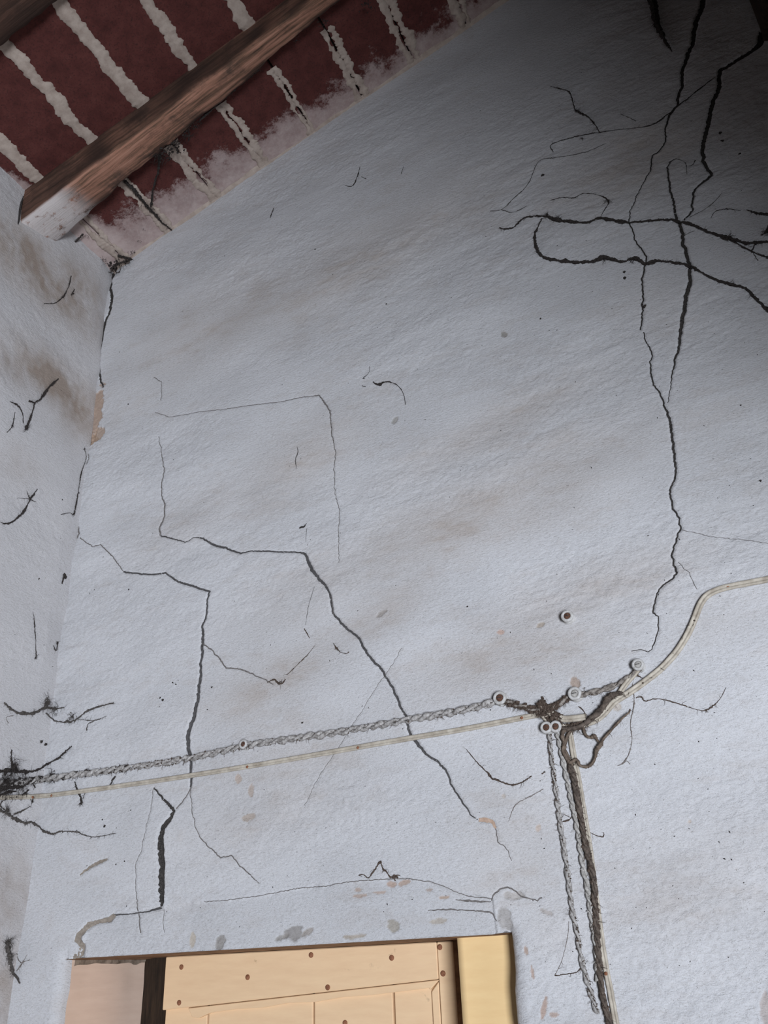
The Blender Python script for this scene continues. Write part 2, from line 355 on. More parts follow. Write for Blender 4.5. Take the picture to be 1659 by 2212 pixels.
TAN = [  # broad dirty, rougher bands of the lime coat: px, py, rx, ry, rot, strength
 (780,560,260,75,-14,.55),(500,700,170,55,-16,.55),(1010,1110,330,75,-14,.75),(1050,930,230,45,-14,.6),(880,1160,160,45,-18,.7),(1150,1080,200,70,-10,.6),
 (1250,1290,230,55,-10,.75),(1100,1420,260,70,-10,.55),(600,1460,180,50,-16,.6),(830,1310,120,50,-20,.6),(640,990,150,60,-20,.6),(430,1110,160,45,-20,.35),
 (720,1250,220,70,-16,.45),(600,1650,200,80,-10,.4),(560,1760,220,60,-10,.35),(1500,1900,220,120,-5,.3),(1120,1830,120,120,0,.35),(430,690,150,60,-20,.4),(1560,1330,160,50,-8,.3),(1380,330,180,120,-20,.5),(1200,2000,80,60,0,.3),(1420,650,80,90,0,.25),
]

# ------------------------------------------------------------------ the cracked wall: one displaced sheet of plaster, fine where the photograph shows it
XL, XR = -2.005 * S, -0.689 * S               # door opening
ZT = 1.8 + 0.077 * S
DD = 0.28 * S                                  # depth of the door leaf
h = 0.0025
X0, X1, Z0, Z1 = XC - 0.01, 0.45, 1.655, 4.50
def build_grid():
    nx = int((X1 - X0) / h); nz = int((Z1 - Z0) / h)
    x = np.linspace(X0, X1, nx + 1); z = np.linspace(Z0, Z1, nz + 1)
    iL = int(np.argmin(abs(x - XL))); iR = int(np.argmin(abs(x - XR))); kT = int(np.argmin(abs(z - ZT)))
    Xg, Zg = np.meshgrid(x, z, indexing='ij')
    return x, z, iL, iR, kT, Xg, Zg
GX, GZ, iL, iR, kT, Xg, Zg = build_grid()
def relief(u, v):
    """trowelled lime plaster, metres towards the room"""
    a = math.radians(4); p = u * math.cos(a) + v * math.sin(a); q = -u * math.sin(a) + v * math.cos(a)
    q2 = q + 0.03 * vn(p * 3, q * 3, 3)
    d = 0.016 * (vn(p * 1.7, q2 * 2.6, 1) - .5) + 0.009 * (vn(p * 4, q2 * 9, 2) - .5)
    rg = sst(vn(p * 2.4, q2 * 5.5, 4), .25, .75)
    d = d + (0.25 + rg) * (0.0024 * (vn(p * 14, q2 * 34, 5) - .5) + 0.0013 * (vn(p * 45, q2 * 95, 6) - .5) + 0.0012 * (vn(p * 120, q2 * 200, 7) - .5))
    return d, rg
dsp, rough_mask = relief(Xg, Zg)

def to_xz(px, py): p = on_wall(px, py); return p[0], p[2]
def px_scale(px, py):
    a = on_wall(px - 2, py); b = on_wall(px + 2, py); return np.linalg.norm(a - b) / 4
def jag(pts, proj, step=0.004, amp=0.0016, seed=0):
    """resample a traced line and roughen it"""
    r = random.Random(seed); P = []; Wd = []
    for (x, y, w) in pts:
        P.append(proj(x, y)); Wd.append(w)
    out = []; ws = []
    for i in range(len(P) - 1):
        a = np.asarray(P[i], float); b = np.asarray(P[i + 1], float); L = np.linalg.norm(b - a); n = max(1, int(L / step))
        for k in range(n):
            t = k / n; out.append(a + (b - a) * t); ws.append(Wd[i] + (Wd[i + 1] - Wd[i]) * t)
    out.append(np.asarray(P[-1], float)); ws.append(Wd[-1])
    o = 0.0
    for i in range(len(out)):
        o = o * 0.7 + r.uniform(-amp, amp)
        out[i] = out[i] + np.array([o if k == 0 else r.uniform(-amp, amp) * .5 for k in range(len(out[i]))])
    return out, ws
paths = []
carve = np.zeros_like(dsp)
for ci, (kind, pts) in enumerate(CRACKS):
    P, Wd = jag(pts, lambda a, b: np.array(to_xz(a, b)), seed=ci)
    sc = px_scale(pts[len(pts) // 2][0], pts[len(pts) // 2][1])
    Wm = [w * sc for w in Wd]; paths.append((kind, P, Wm))
    for p, w in zip(P, Wm):
        dep = min(0.011, 0.0012 + w * 0.75) * (0.8 if kind in 'KM' else 0.45)
        rad = w / 2 + h * 1.3
        i0 = int((p[0] - X0 - rad) / h); i1 = int((p[0] - X0 + rad) / h) + 2; k0 = int((p[1] - Z0 - rad) / h); k1 = int((p[1] - Z0 + rad) / h) + 2
        i0 = max(0, i0); k0 = max(0, k0); i1 = min(i1, len(GX)); k1 = min(k1, len(GZ))
        if i1 <= i0 or k1 <= k0: continue
        dd = np.hypot(Xg[i0:i1, k0:k1] - p[0], Zg[i0:i1, k0:k1] - p[1])
        c = dep * (1 - sst(dd, w / 2 * .6, rad)); carve[i0:i1, k0:k1] = np.maximum(carve[i0:i1, k0:k1], c)
dsp = dsp - carve
# paint colour, tan bands, bare patches
base = np.array([0.66, 0.66, 0.675]); tan = np.array([0.50, 0.445, 0.405])
tm = np.zeros_like(dsp)
for (px, py, rx, ry, rot, st) in TAN:
    cx0, cz0 = to_xz(px, py); sc = px_scale(px, py); a = math.radians(-rot)
    u = ((Xg - cx0) * math.cos(a) + (Zg - cz0) * math.sin(a)) / (rx * sc); v = (-(Xg - cx0) * math.sin(a) + (Zg - cz0) * math.cos(a)) / (ry * sc * 1.1)
    tm = np.maximum(tm, st * np.exp(-(u * u + v * v)))
fine = vn(Xg * 20, Zg * 55, 21) * .5 + vn(Xg * 60, Zg * 150, 22) * .3 + vn(Xg * 7, Zg * 18, 23) * .5
tm = np.clip(tm * (0.35 + fine) * 0.80 + 0.16 * sst(fine, .7, 1.0), 0, 1)
paint = base + (tan - base) * tm[..., None]
paint = paint * (0.95 + 0.10 * vn(Xg * 9, Zg * 14, 24))[..., None]
edge_n = vn(Xg * 70, Zg * 70, 31) * .6 + vn(Xg * 180, Zg * 180, 32) * .4
for (px, py, rx, ry, rot, col, dep) in PATCH:
    cx0, cz0 = to_xz(px, py); sc = px_scale(px, py); a = math.radians(-rot)
    R0 = max(rx, ry) * sc * 1.6
    i0 = max(0, int((cx0 - R0 - X0) / h)); i1 = min(len(GX), int((cx0 + R0 - X0) / h) + 2); k0 = max(0, int((cz0 - R0 - Z0) / h)); k1 = min(len(GZ), int((cz0 + R0 - Z0) / h) + 2)
    if i1 <= i0 or k1 <= k0: continue
    sl = (slice(i0, i1), slice(k0, k1))
    u = ((Xg[sl] - cx0) * math.cos(a) + (Zg[sl] - cz0) * math.sin(a)) / (rx * sc); v = (-(Xg[sl] - cx0) * math.sin(a) + (Zg[sl] - cz0) * math.cos(a)) / (ry * sc)
    mk = 1 - sst(np.hypot(u, v) + (edge_n[sl] - .5) * 0.9, .82, 1.0)
    mk = mk * .82
    paint[sl] = paint[sl] * (1 - mk[..., None]) + (np.array(col) * .85 + np.mean(col) * .12) * mk[..., None] * (0.85 + 0.3 * edge_n[sl])[..., None]
    dsp[sl] -= dep * mk
# lower plaster coat over the door lintel: a thin step with a ragged edge
STEP = [(168,2068),(178,2042),(170,2022),(190,1998),(245,1976),(345,1960),(440,1948),(560,1935),(650,1918),(760,1905),(860,1898),(890,1899),(930,1905),(985,1927),(1065,1942)]
sx_, sz_ = zip(*[to_xz(*p) for p in STEP]); o_ = np.argsort(sx_)
zl = np.interp(Xg, np.array(sx_)[o_], np.array(sz_)[o_]) + 0.006 * (vn(Xg * 60, Zg * 0, 41) - .5)
below = (1 - sst(Zg, zl - .003, zl + .002)) * ((Xg > min(sx_)) & (Xg < max(sx_)))
dsp -= 0.0045 * below
paint = paint * (1 - 0.05 * below[..., None])
# worn, rounded edge around the opening
ex = np.where(Zg <= ZT, np.where(Xg > (XL + XR) / 2, Xg - GX[iR], GX[iL] - Xg), np.hypot(np.maximum(np.maximum(GX[iL] - Xg, Xg - GX[iR]), 0), Zg - GZ[kT]))
ex = np.where((Zg > ZT) & (Xg > GX[iL]) & (Xg < GX[iR]), Zg - GZ[kT], ex)
rr = np.where(Xg > GX[iR] - .01, 0.030, np.where(Xg < GX[iL] + .01, 0.026, 0.006))
e = np.clip(ex, 0, None); er = np.clip(rr - e, 0, None)
inset = np.where(ex >= -1e-6, rr - np.sqrt(np.clip(rr * rr - er * er, 0, None)), 0)
# flatten towards the border of the fine sheet (outside the picture), keep the corner line straight-ish
fade = sst(Xg, X1, X1 - .05) * 0 + (1 - sst(Xg, X1 - .06, X1 - .005)) * sst(Zg, Z0, Z0 + .025) * (1 - sst(Zg, Z1 - .04, Z1 - .003))
dsp = dsp * fade
Yg = -dsp + inset
Xw = Xg + 0; Zw = Zg + 0
wgt = np.clip(1 - abs(ex) / .03, 0, 1)
Zw += np.where((Xg > GX[iL] - .03) & (Xg < GX[iR] + .03) & (Zg > ZT - .03), wgt * 0.006 * (vn(Xg * 22, Zg * 0 + 3, 51) - .5), 0)
Xw += np.where(Zg < ZT + .02, wgt * 0.005 * (vn(Zg * 25, Zg * 0 + 3, 52) - .5), 0)

def wall_y(x, z):
    """plaster surface under (x, z)"""
    fx = np.clip((x - X0) / (GX[1] - GX[0]), 0, len(GX) - 1.001); fz = np.clip((z - Z0) / (GZ[1] - GZ[0]), 0, len(GZ) - 1.001)
    i = int(fx); k = int(fz); a = fx - i; b = fz - k
    return (Yg[i, k] * (1 - a) + Yg[i + 1, k] * a) * (1 - b) + (Yg[i, k + 1] * (1 - a) + Yg[i + 1, k + 1] * a) * b

nX, nZ = Xg.shape
idx = np.arange(nX * nZ).reshape(nX, nZ)
Q = np.stack([idx[:-1, :-1], idx[1:, :-1], idx[1:, 1:], idx[:-1, 1:]], -1)
cxm = (Xg[:-1, :-1] + Xg[1:, 1:]) / 2; czm = (Zg[:-1, :-1] + Zg[1:, 1:]) / 2
ii, kk = np.meshgrid(np.arange(nX - 1), np.arange(nZ - 1), indexing='ij')
keep = (czm < z_roof(cxm) + 0.03) & ~((ii >= iL) & (ii < iR) & (kk < kT))
# leave out what no photograph-like view shows: far above the right-hand beam and outside the frame
Q = Q[keep]
used = np.zeros(nX * nZ, bool); used[Q.ravel()] = True
remap = np.cumsum(used) - 1
V = np.stack([Xw, Yg, Zw], -1).reshape(-1, 3)[used]; Q = remap[Q]
PC = paint.reshape(-1, 3)[used]
ext = []; extf = []
def quad(*p): b = len(V) + len(ext); ext.extend(p); extf.append([b, b + 1, b + 2, b + 3])
quad((X0, 0, 0), (GX[iL], 0.026, 0), (GX[iL], 0.026, Z0), (X0, 0, Z0))
quad((GX[iR] , 0.03, 0), (X1, 0, 0), (X1, 0, Z0), (GX[iR], 0.03, Z0))
quad((X1, 0, 0), (2.4, 0, 0), (2.4, 0, 5.6), (X1, 0, 5.6))
quad((-0.55, 0, Z1), (X1, 0, Z1), (X1, 0, z_roof(X1) + .1), (-0.55, 0, Z1 + .001))
V = np.vstack([V, np.array(ext)]); Q = np.vstack([Q, np.array(extf)]); PC = np.vstack([PC, np.tile(base, (len(ext), 1))])
me = mesh_np('wall_back', V, Q, (M_PLASTER,))
ca = me.color_attributes.new('paint', 'FLOAT_COLOR', 'POINT')
ca.data.foreach_set('color', np.hstack([PC, np.ones((len(PC), 1))]).astype(np.float32).ravel())
wall_back = link('wall_back', me, kind='structure', label='tall cracked whitewashed gable wall with a cream door below', category='wall')

# cracks: beds in the carved grooves, coloured dark for dirt and inner shade
for kind, P, Wm in paths:
    V = []; F = []
    n = len(P); r = random.Random(n)
    for i in range(n):
        t = nrm(P[min(i + 1, n - 1)] - P[max(i - 1, 0)] + 1e-9); s = np.array([-t[1], t[0]])
        for k, q in enumerate((-.5, 0, .5)):
            wv = Wm[i] * (1 + r.uniform(-.16, .16)); p = P[i] + s * q * wv
            V.append((p[0], wall_y(p[0], p[1]) - (0.0015 if kind in 'HPO' or Wm[i] < .004 else 0.0010) + (0.0004 if k == 1 else 0), p[1]))
    for i in range(n - 1):
        for k in range(2): F.append((i * 3 + k, i * 3 + k + 1, i * 3 + 4 + k, i * 3 + 3 + k))
    o = link('crack', mesh_np('crack', V, F, ({'K': M_CRACK, 'M': M_CRACKM, 'H': M_HAIR, 'P': M_CRACKP, 'O': M_CRACKO}[kind],)), wall_back)
    o['label'] = {'K': 'open dark crack in the white plaster', 'M': 'grey crack in the white plaster, dust and shade in its colour', 'H': 'hairline crack in the white plaster', 'P': 'broken tan-grey plaster edge, its shadow in the colour', 'O': 'orange-tan bare plaster along the crack end'}[kind]

# reveals of the door opening
def strip(P, n): return [np.linspace(P[0], P[1], n)]
def sheet(name, fn, nu, nv, mat, parent, **pr):
    V = []; F = []
    for i in range(nu + 1):
        for k in range(nv + 1): V.append(fn(i / nu, k / nv))
    for i in range(nu):
        for k in range(nv): a = i * (nv + 1) + k; F.append((a, a + nv + 1, a + nv + 2, a + 1))
    return link(name, mesh_np(name, V, F, (mat,)), parent, **pr)
kzs = np.concatenate([[0.0], GZ[:kT + 1:2], [GZ[kT]]])
def rev(i, sx):
    def fn(u, v):
        z = np.interp(u, np.linspace(0, 1, len(kzs)), kzs)
        k = int(np.clip(round((z - Z0) / (GZ[1] - GZ[0])), 0, nZ - 1))
        xe = Xw[i, k]; ye = Yg[i, k]; zz = z if z < Z0 else Zw[i, k]
        return (xe * (1 - v) + (XL if sx > 0 else XR) * v + 0.003 * (vn(z * 20, v * 6, 61) - .5) * min(v * 8, 1), ye + (.292 - ye) * v, zz)
    return fn
reveal_left = sheet('reveal', rev(iL, 1), len(kzs) - 1, 16, M_REVEAL, wall_back, label='peach limewashed door reveal')
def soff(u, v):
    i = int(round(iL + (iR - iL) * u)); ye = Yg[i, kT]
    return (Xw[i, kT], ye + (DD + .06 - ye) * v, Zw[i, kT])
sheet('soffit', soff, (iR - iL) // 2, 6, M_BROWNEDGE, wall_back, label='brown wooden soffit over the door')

mb = MB(); n_ = 24; V_ = []; F_ = []  # ragged darker brown strip under the soffit, along the reveal top
for i in range(n_ + 1):
    y = .03 + (.286 - .03) * i / n_; hgt = .011 + .007 * float(vn(y * 40, 2, 63)) - .006 * i / n_
    V_ += [(XL - .002, y, ZT + .002), (XL + .0045, y, ZT + .002), (XL + .004, y, ZT - hgt * .8), (XL + .0006, y, ZT - hgt - .003)]
for i in range(n_):
    for k in range(3): a = i * 4 + k; F_.append((a, a + 1, a + 5, a + 4))
mb.add(V_, F_); mb.build('reveal_top_strip', M_REVTOP, wall_back, label='ragged dark brown strip along the top of the reveal')

# ------------------------------------------------------------------ left wall
YL0 = -1.0
ly = np.arange(YL0, 0.012, 0.004); lz = np.arange(1.60, ZCORNER + 0.10, 0.004)
LYg, LZg = np.meshgrid(ly, lz, indexing='ij')
ld, lr = relief(LYg * 1.0 + 7.3, LZg + 2.1)
ld = ld * 1.1
stain = np.zeros_like(ld)
def on_left(px, py): return hit(px, py, np.array([XC, 0, 0.0]), XN)
for (px, py, rx, ry, st) in [(90,600,120,60,.8),(130,830,90,50,.9),(20,780,60,40,.5),(170,880,40,60,.8),(40,1000,40,40,.2),(60,540,90,45,.7),(30,2150,50,90,.5),(20,1950,40,80,.4),(170,610,50,50,.7)]:
    q = on_left(px, py); stain = np.maximum(stain, st * np.exp(-(((LYg - q[1]) / (rx * .0021)) ** 2 + ((LZg - q[2]) / (ry * .0016)) ** 2)))
lf = vn(LYg * 26 + LZg * 22, LZg * 12 - LYg * 6, 71) * .6 + vn(LYg * 80, LZg * 50, 72) * .5
stain = np.clip(stain * (.3 + lf) * 1.3, 0, 1)
lpaint = np.array([0.68, 0.665, 0.67]) + (np.array([0.40, 0.33, 0.28]) - np.array([0.68, 0.665, 0.67])) * stain[..., None]
Lx = XC + ld * np.clip(-LYg / .06, 0, 1) + 0.004 * np.clip(1 + LYg / .05, 0, 1) * (vn(LZg * 12, LYg * 3, 73) - .5)
nY, nL = LYg.shape
idl = np.arange(nY * nL).reshape(nY, nL)
QL = np.stack([idl[:-1, :-1], idl[:-1, 1:], idl[1:, 1:], idl[1:, :-1]], -1).reshape(-1, 4)[:, ::-1]
VL = np.stack([Lx, LYg, LZg], -1).reshape(-1, 3)
ext = []; extf = []
b = len(VL)
ext += [(XC, YL0, 0), (XC, 0.01, 0), (XC, 0.01, 1.6), (XC, YL0, 1.6)]; extf.append([b, b + 1, b + 2, b + 3])
for q in ([(XC + .013, YL0, 0), (XC - .35, YL0, 0), (XC - .35, YL0, ZCORNER + .1), (XC + .013, YL0, ZCORNER + .1)], [(XC - .35, YL0, 0), (XC - .35, .01, 0), (XC - .35, .01, ZCORNER + .1), (XC - .35, YL0, ZCORNER + .1)]):
    b = len(VL) + len(ext); ext += q; extf.append([b, b + 1, b + 2, b + 3])      # the pier's end and outer face
VL = np.vstack([VL, ext]); QL = np.vstack([QL, extf])
me = mesh_np('wall_left', VL, QL, (M_PLASTER,))
ca = me.color_attributes.new('paint', 'FLOAT_COLOR', 'POINT')
lp = np.vstack([lpaint.reshape(-1, 3), np.tile([0.66, 0.65, 0.65], (12, 1))])
ca.data.foreach_set('color', np.hstack([lp, np.ones((len(lp), 1))]).astype(np.float32).ravel())
wall_left = link('wall_left', me, kind='structure', label='stained whitewashed side wall that carries the rafter end', category='wall')

# floor and the far side of the porch
mb = MB(); mb.box(XC - .2, 4.0, -6, .4, -.1, 0); mb.build('floor', M_EARTH, smooth=False, kind='structure', label='worn paved porch floor', category='floor')

# ------------------------------------------------------------------ ceiling: mortar bed, terracotta tiles, mortar smeared along the joints
mb = MB()
def roof_box(s0, s1, y0, y1, h0, h1):
    P = [roof_pt(s, y, hh) for s in (s0, s1) for y in (y0, y1) for hh in (h0, h1)]
    return P, [(0, 1, 3, 2), (4, 6, 7, 5), (0, 4, 5, 1), (2, 3, 7, 6), (0, 2, 6, 4), (1, 5, 7, 3)]
SMAX = 2.30
mb.add(*roof_box(-.6, SMAX, -5.0, .25, -.12, -.02))
pr_ = roof_pt(SMAX, 0, 0); P_ = [np.array([pr_[0] + dx, y, pr_[2] + .02 - dx * ES[2] / ES[0] + dz]) for dx in (-.02, 3.4) for y in (-5.0, .25) for dz in (0, .1)]
mb.add(P_, [(0, 1, 3, 2), (4, 6, 7, 5), (0, 4, 5, 1), (2, 3, 7, 6), (0, 2, 6, 4), (1, 5, 7, 3)])      # the far slope beyond the ridge
ceiling = mb.build('ceiling', M_DARKBED, smooth=False, kind='structure', label='sloping ceiling of red terracotta tiles with smeared lime mortar', category='ceiling')
PITCH = 0.24 * S; S0 = 0.008
YR1 = -0.43 * S; YR2 = -1.05 * S            # centre lines of the two rafters
STR = [(YR1 + .01, .03), (YR2 + .01, YR1 - .004), (YR2 - .50, YR2 - .004)]
for (y0, y1) in STR:
    for k in range(-2, 11):
        j = 0.0025; g = 0.0022
        s0 = S0 + k * PITCH + g + rnd.uniform(-j, j) * .3; s1 = S0 + (k + 1) * PITCH - g + rnd.uniform(-j, j) * .3
        hh = rnd.uniform(-.002, .0015)
        P, F = roof_box(s0, s1, y0, y1, -.028, hh)
        P = [p + np.array([rnd.uniform(-.0012, .0012), 0, rnd.uniform(-.001, .001)]) for p in P]
        mb = MB(); mb.add(P, F); o = mb.build('tile', M_TILE, ceiling, smooth=False); bevel_obj(o, .003, 1)
def smear(s_c, y0, y1, wl, wr, seed, hh=.0045, amp=.010):
    """ragged ribbon of mortar lying on the tiles along a joint"""
    r = random.Random(seed); n = 90; V = []; F = []
    kl = r.random() * 50; kr = r.random() * 50
    for i in range(n + 1):
        y = y0 + (y1 - y0) * i / n
        al = wl + amp * 1.6 * (float(vn(y * 24, kl, 81)) - .5) + amp * 1.1 * (float(vn(y * 75, kl, 82)) - .5) + amp * .8 * (float(vn(y * 210, kl, 86)) - .5)
        ar = wr + amp * 1.6 * (float(vn(y * 24, kr, 83)) - .5) + amp * 1.1 * (float(vn(y * 75, kr, 84)) - .5) + amp * .8 * (float(vn(y * 210, kr, 87)) - .5)
        al = max(al, .0004); ar = max(ar, .0004)
        cs = s_c + .004 * (float(vn(y * 12, seed, 85)) - .5)
        row = [(cs - al, -.0015), (cs - al * .85, hh * .8), (cs, hh * r.uniform(.85, 1.15)), (cs + ar * .85, hh * .8), (cs + ar, -.0015)]
        V += [roof_pt(a, y, b) for a, b in row]
    for i in range(n):
        for k in range(4): a = i * 5 + k; F.append((a, a + 1, a + 6, a + 5))
    o = MB(); o.add(V, F); return o.build('mortar_joint', M_MORTAR, ceiling)
for k in range(-2, 11):
    sj = S0 + k * PITCH
    # between the two rafters: one broad smear per joint
    smear(sj + rnd.uniform(-.004, .006), YR2 + .02, YR1 - .045, .018, .021, 100 + k, amp=.009)
    smear(sj, YR2 - .48, YR2 - .05, .018, .02, 140 + k, amp=.009)
    # strip beside the wall: the smear is split by an open joint
    y0 = -0.31 * S - rnd.uniform(0, .02)
    a = rnd.uniform(.018, .028); c = rnd.uniform(.014, .026)
    smear(sj - a / 2 - .0016, y0, .02, a / 2, a / 2, 180 + k, amp=.009)
    smear(sj + c / 2 + .0016, y0, .02, c / 2, c / 2, 220 + k, amp=.011)
# limewash slopped along the wall line and along the rafter
def fillet(y_in, seed, s0, s1, wv, amp):
    r = random.Random(seed); n = 90; V = []; F = []
    for i in range(n + 1):
        s = s0 + (s1 - s0) * i / n; w = wv + amp * 2 * (float(vn(s * 11, seed, 91)) - .5) + amp * (float(vn(s * 40, seed, 92)) - .5)
        w = max(w, .0015)
        V += [roof_pt(s, y_in + .03, .012), roof_pt(s, y_in - w * .3, .006), roof_pt(s, y_in - w, -.001)]
    for i in range(n):
        for k in range(2): a = i * 3 + k; F.append((a, a + 1, a + 4, a + 3))
    o = MB(); o.add(V, F); return o.build('mortar_fillet', M_MORTAR, ceiling, label='ragged mortar fillet where tiles meet the wall')
fillet(-.002, 5, -.05, 1.7, .010, .008)

# ------------------------------------------------------------------ rafters: hewn logs running up the slope
def rafter(name, near, far, hn, hf, s0, s1, label, seed, dirt=0.0):
    n = 150; V = []; C = []; F = []
    for i in range(n + 1):
        s = s0 + (s1 - s0) * i / n
        yn, yf, a, b = near(s), far(s), hn(s), hf(s)
        w = lambda q, am: am * (float(vn(s * 9, q + seed, 95)) - .5) + am * .5 * (float(vn(s * 40, q + seed, 96)) - .5)
        ring = [(yn, -.01), (yn + w(1, .005), a * .35), (yn + .001 + w(1, .005), a * .75), (yn + .002 + w(2, .006), a - .006 + w(3, .005)), (yn + .007 + w(2, .006), a + w(3, .005)),
                (yn * .68 + yf * .32, a * .68 + b * .32 + .001 + w(4, .008)), (yn * .36 + yf * .64, a * .36 + b * .64 + .002 + w(8, .010)), (yf - .012 + w(5, .012), b + .002 + w(6, .010)), (yf - .003 + w(5, .014), b - .010 + w(6, .010)), (yf + w(7, .008), b * .4), (yf, -.01)]
        for k, (y, hh) in enumerate(ring):
            V.append(roof_pt(s, y, hh))
            dark_tone = (.80 if k in (0, 1, 2) else .6 if k == 3 else .9 if k >= 8 else .35 if k == 7 else .0)  # side faces toned darker than the bottom face
            g2 = float(vn(s * 14, k * 1.3, 97)); dark_tone = min(1, dark_tone * (.5 + g2) + (.5 if (k >= 7 and g2 > .62) else 0))
            C.append((min(1, dark_tone + dirt), float(1 - sst(s, .02, .12)) if k >= 4 else 0.0, 0))
    m_ = len(ring)
    for i in range(n):
        for k in range(m_ - 1): a = i * m_ + k; F.append((a, a + 1, a + m_ + 1, a + m_))
    F.append(tuple(range(m_ - 1, -1, -1))); F.append(tuple(n * m_ + k for k in range(m_)))
    me = mesh_np(name, V, F, (M_RAFTER,))
    ca = me.color_attributes.new('paint', 'FLOAT_COLOR', 'POINT'); ca.data.foreach_set('color', np.hstack([np.array(C), np.ones((len(C), 1))]).astype(np.float32).ravel())
    return link(name, me, label=label, category='rafter', group='rafters under the tile ceiling')
rafter('rafter', lambda s: -.503 * S, lambda s: (-.320 - .075 * s / S) * S, lambda s: (.150 - .045 * s / S) * S, lambda s: (.095 - .012 * s / S) * S,
       -.16, SMAX, 'orange-brown rafter with a whitewashed end, running along the wall', 0)
rafter('rafter', lambda s: -1.14 * S, lambda s: (-.97) * S, lambda s: .135 * S, lambda s: .075 * S,
       -.16, SMAX, 'second, dark rafter farther from the wall, in the top corner of the photo', 40, .85)  # extra darkening stands for dirty wood and its unlit underside

# ridge beam whose end bears in the wall, high on the right
pb = on_wall(1652, 92)
mb = MB(); mb.box(pb[0], pb[0] + .30, -4.0, .12, pb[2], pb[2] + .36)
o = mb.build('ridge_beam', M_DARKWOOD, smooth=False, label='heavy dark ridge beam bearing in the wall high on the right', category='beam'); bevel_obj(o, .012, 2)
# unseen boarded deck on joists, added to put the gable's upper right in shade
LX0, LZ0 = 0.785, 2.167
shade_deck = empty('added_shade_deck', (LX0, -2.2, LZ0), label='added unseen boarded deck that shades the wall, out of view on the right', category='shade_deck', kind='structure')
for k in range(11):
    y0 = -.495 - k * .32
    mb = MB(); mb.box(LX0 + rnd.uniform(0, .015), 3.6, y0 - .316, y0, LZ0, LZ0 + .028); o = mb.build('plank', M_DARKWOOD, smooth=False); bevel_obj(o, .003); child_of_empty(o, shade_deck)
for xj in (LX0 + .06, 1.5, 2.3, 3.2):
    mb = MB(); mb.box(xj, xj + .1, -4.0, -.5, LZ0 - .12, LZ0); o = mb.build('joist', M_DARKWOOD, smooth=False); bevel_obj(o, .006); child_of_empty(o, shade_deck)
for xj, yj in ((3.2, -.6), (3.2, -3.9)):
    mb = MB(); mb.box(xj, xj + .1, yj - .05, yj + .05, 0, LZ0 - .12); o = mb.build('post', M_DARKWOOD, smooth=False); child_of_empty(o, shade_deck)

# ------------------------------------------------------------------ points on the plastered surfaces
def left_x(y, z):
    i = int(np.clip((y - YL0) / .004, 0, nY - 1)); k = int(np.clip((z - 1.60) / .004, 0, nL - 1)); return Lx[i, k]
def surf(px, py, off=0.0):
    p = on_wall(px, py, -off)
    if p[0] > XC + off:
        return np.array([p[0], wall_y(p[0], p[2]) - off, p[2]])
    q = hit(px, py, np.array([XC + off, 0, 0.0]), XN)
    return np.array([left_x(q[1], q[2]) + off, q[1], q[2]])
def resample(P, step):
    out = [np.asarray(P[0], float)]
    for a, b in zip(P[:-1], P[1:]):
        a = np.asarray(a, float); b = np.asarray(b, float); n = max(1, int(math.ceil(np.linalg.norm(b - a) / step)))
        out += [a + (b - a) * (k / n) for k in range(1, n + 1)]
    return out
def smooth_px(pts, n=8):
    """Catmull-Rom through traced pixel points of any width"""
    P = [np.asarray(p, float) for p in pts]; P = [2 * P[0] - P[1]] + P + [2 * P[-1] - P[-2]]; out = []
    for i in range(1, len(P) - 2):
        for k in range(n):
            t = k / n; a, b, c, d = P[i - 1:i + 3]
            out.append(0.5 * ((2 * b) + (-a + c) * t + (2 * a - 5 * b + 4 * c - d) * t * t + (-a + 3 * b - 3 * c + d) * t ** 3))
    out.append(P[-2]); return out
def path(pts, off, n=8):
    return [surf(p[0], p[1], off) for p in smooth_px([p[:2] for p in pts], n)]
PX = 0.00113                                # metres per photo pixel on the lower wall

# ------------------------------------------------------------------ the door
dc = (XL + XR) / 2
door = empty('door_1', (dc, DD, 0), kind='structure', label='cream boarded door with rusty nails set deep in the wall', category='door')
def dpart(mb, name, mat, parent=None, smooth=False, bev=0.0, **pr):
    o = mb.build(name, mat, smooth=smooth, **pr)
    if bev: bevel_obj(o, bev, 1)
    if parent is None: child_of_empty(o, door)
    else: o.parent = parent
    return o
def dpx(px, py, y): p = on_wall(px, py, y); return p[0], p[2]
def prism(poly, y0, y1):
    n = len(poly); V = [(x, y0, z) for x, z in poly] + [(x, y1, z) for x, z in poly]
    F = [tuple(range(n)), tuple(range(2 * n - 1, n - 1, -1))] + [(i, i + n, (i + 1) % n + n, (i + 1) % n) for i in range(n)]
    mb = MB(); mb.add(V, F); return mb
YF = DD - .012
xa, xb, xs, xe = -1.853 * S, -0.972 * S, -0.972 * S, -0.922 * S
rb0 = dpx(360, 2182, YF); rb1 = dpx(950, 2115, YF)
ztop = ZT - .002
rail = dpart(prism([(xa, rb0[1]), (xb, rb1[1]), (xb, ztop), (xa, ztop)], YF, DD + .004), 'top_rail', M_CREAM, bev=.002)
dpart(prism([(xs + .0012, .02), (xe, .02), (xe, ztop), (xs + .0012, ztop)], YF, DD + .004), 'stile', M_CREAM, bev=.002)
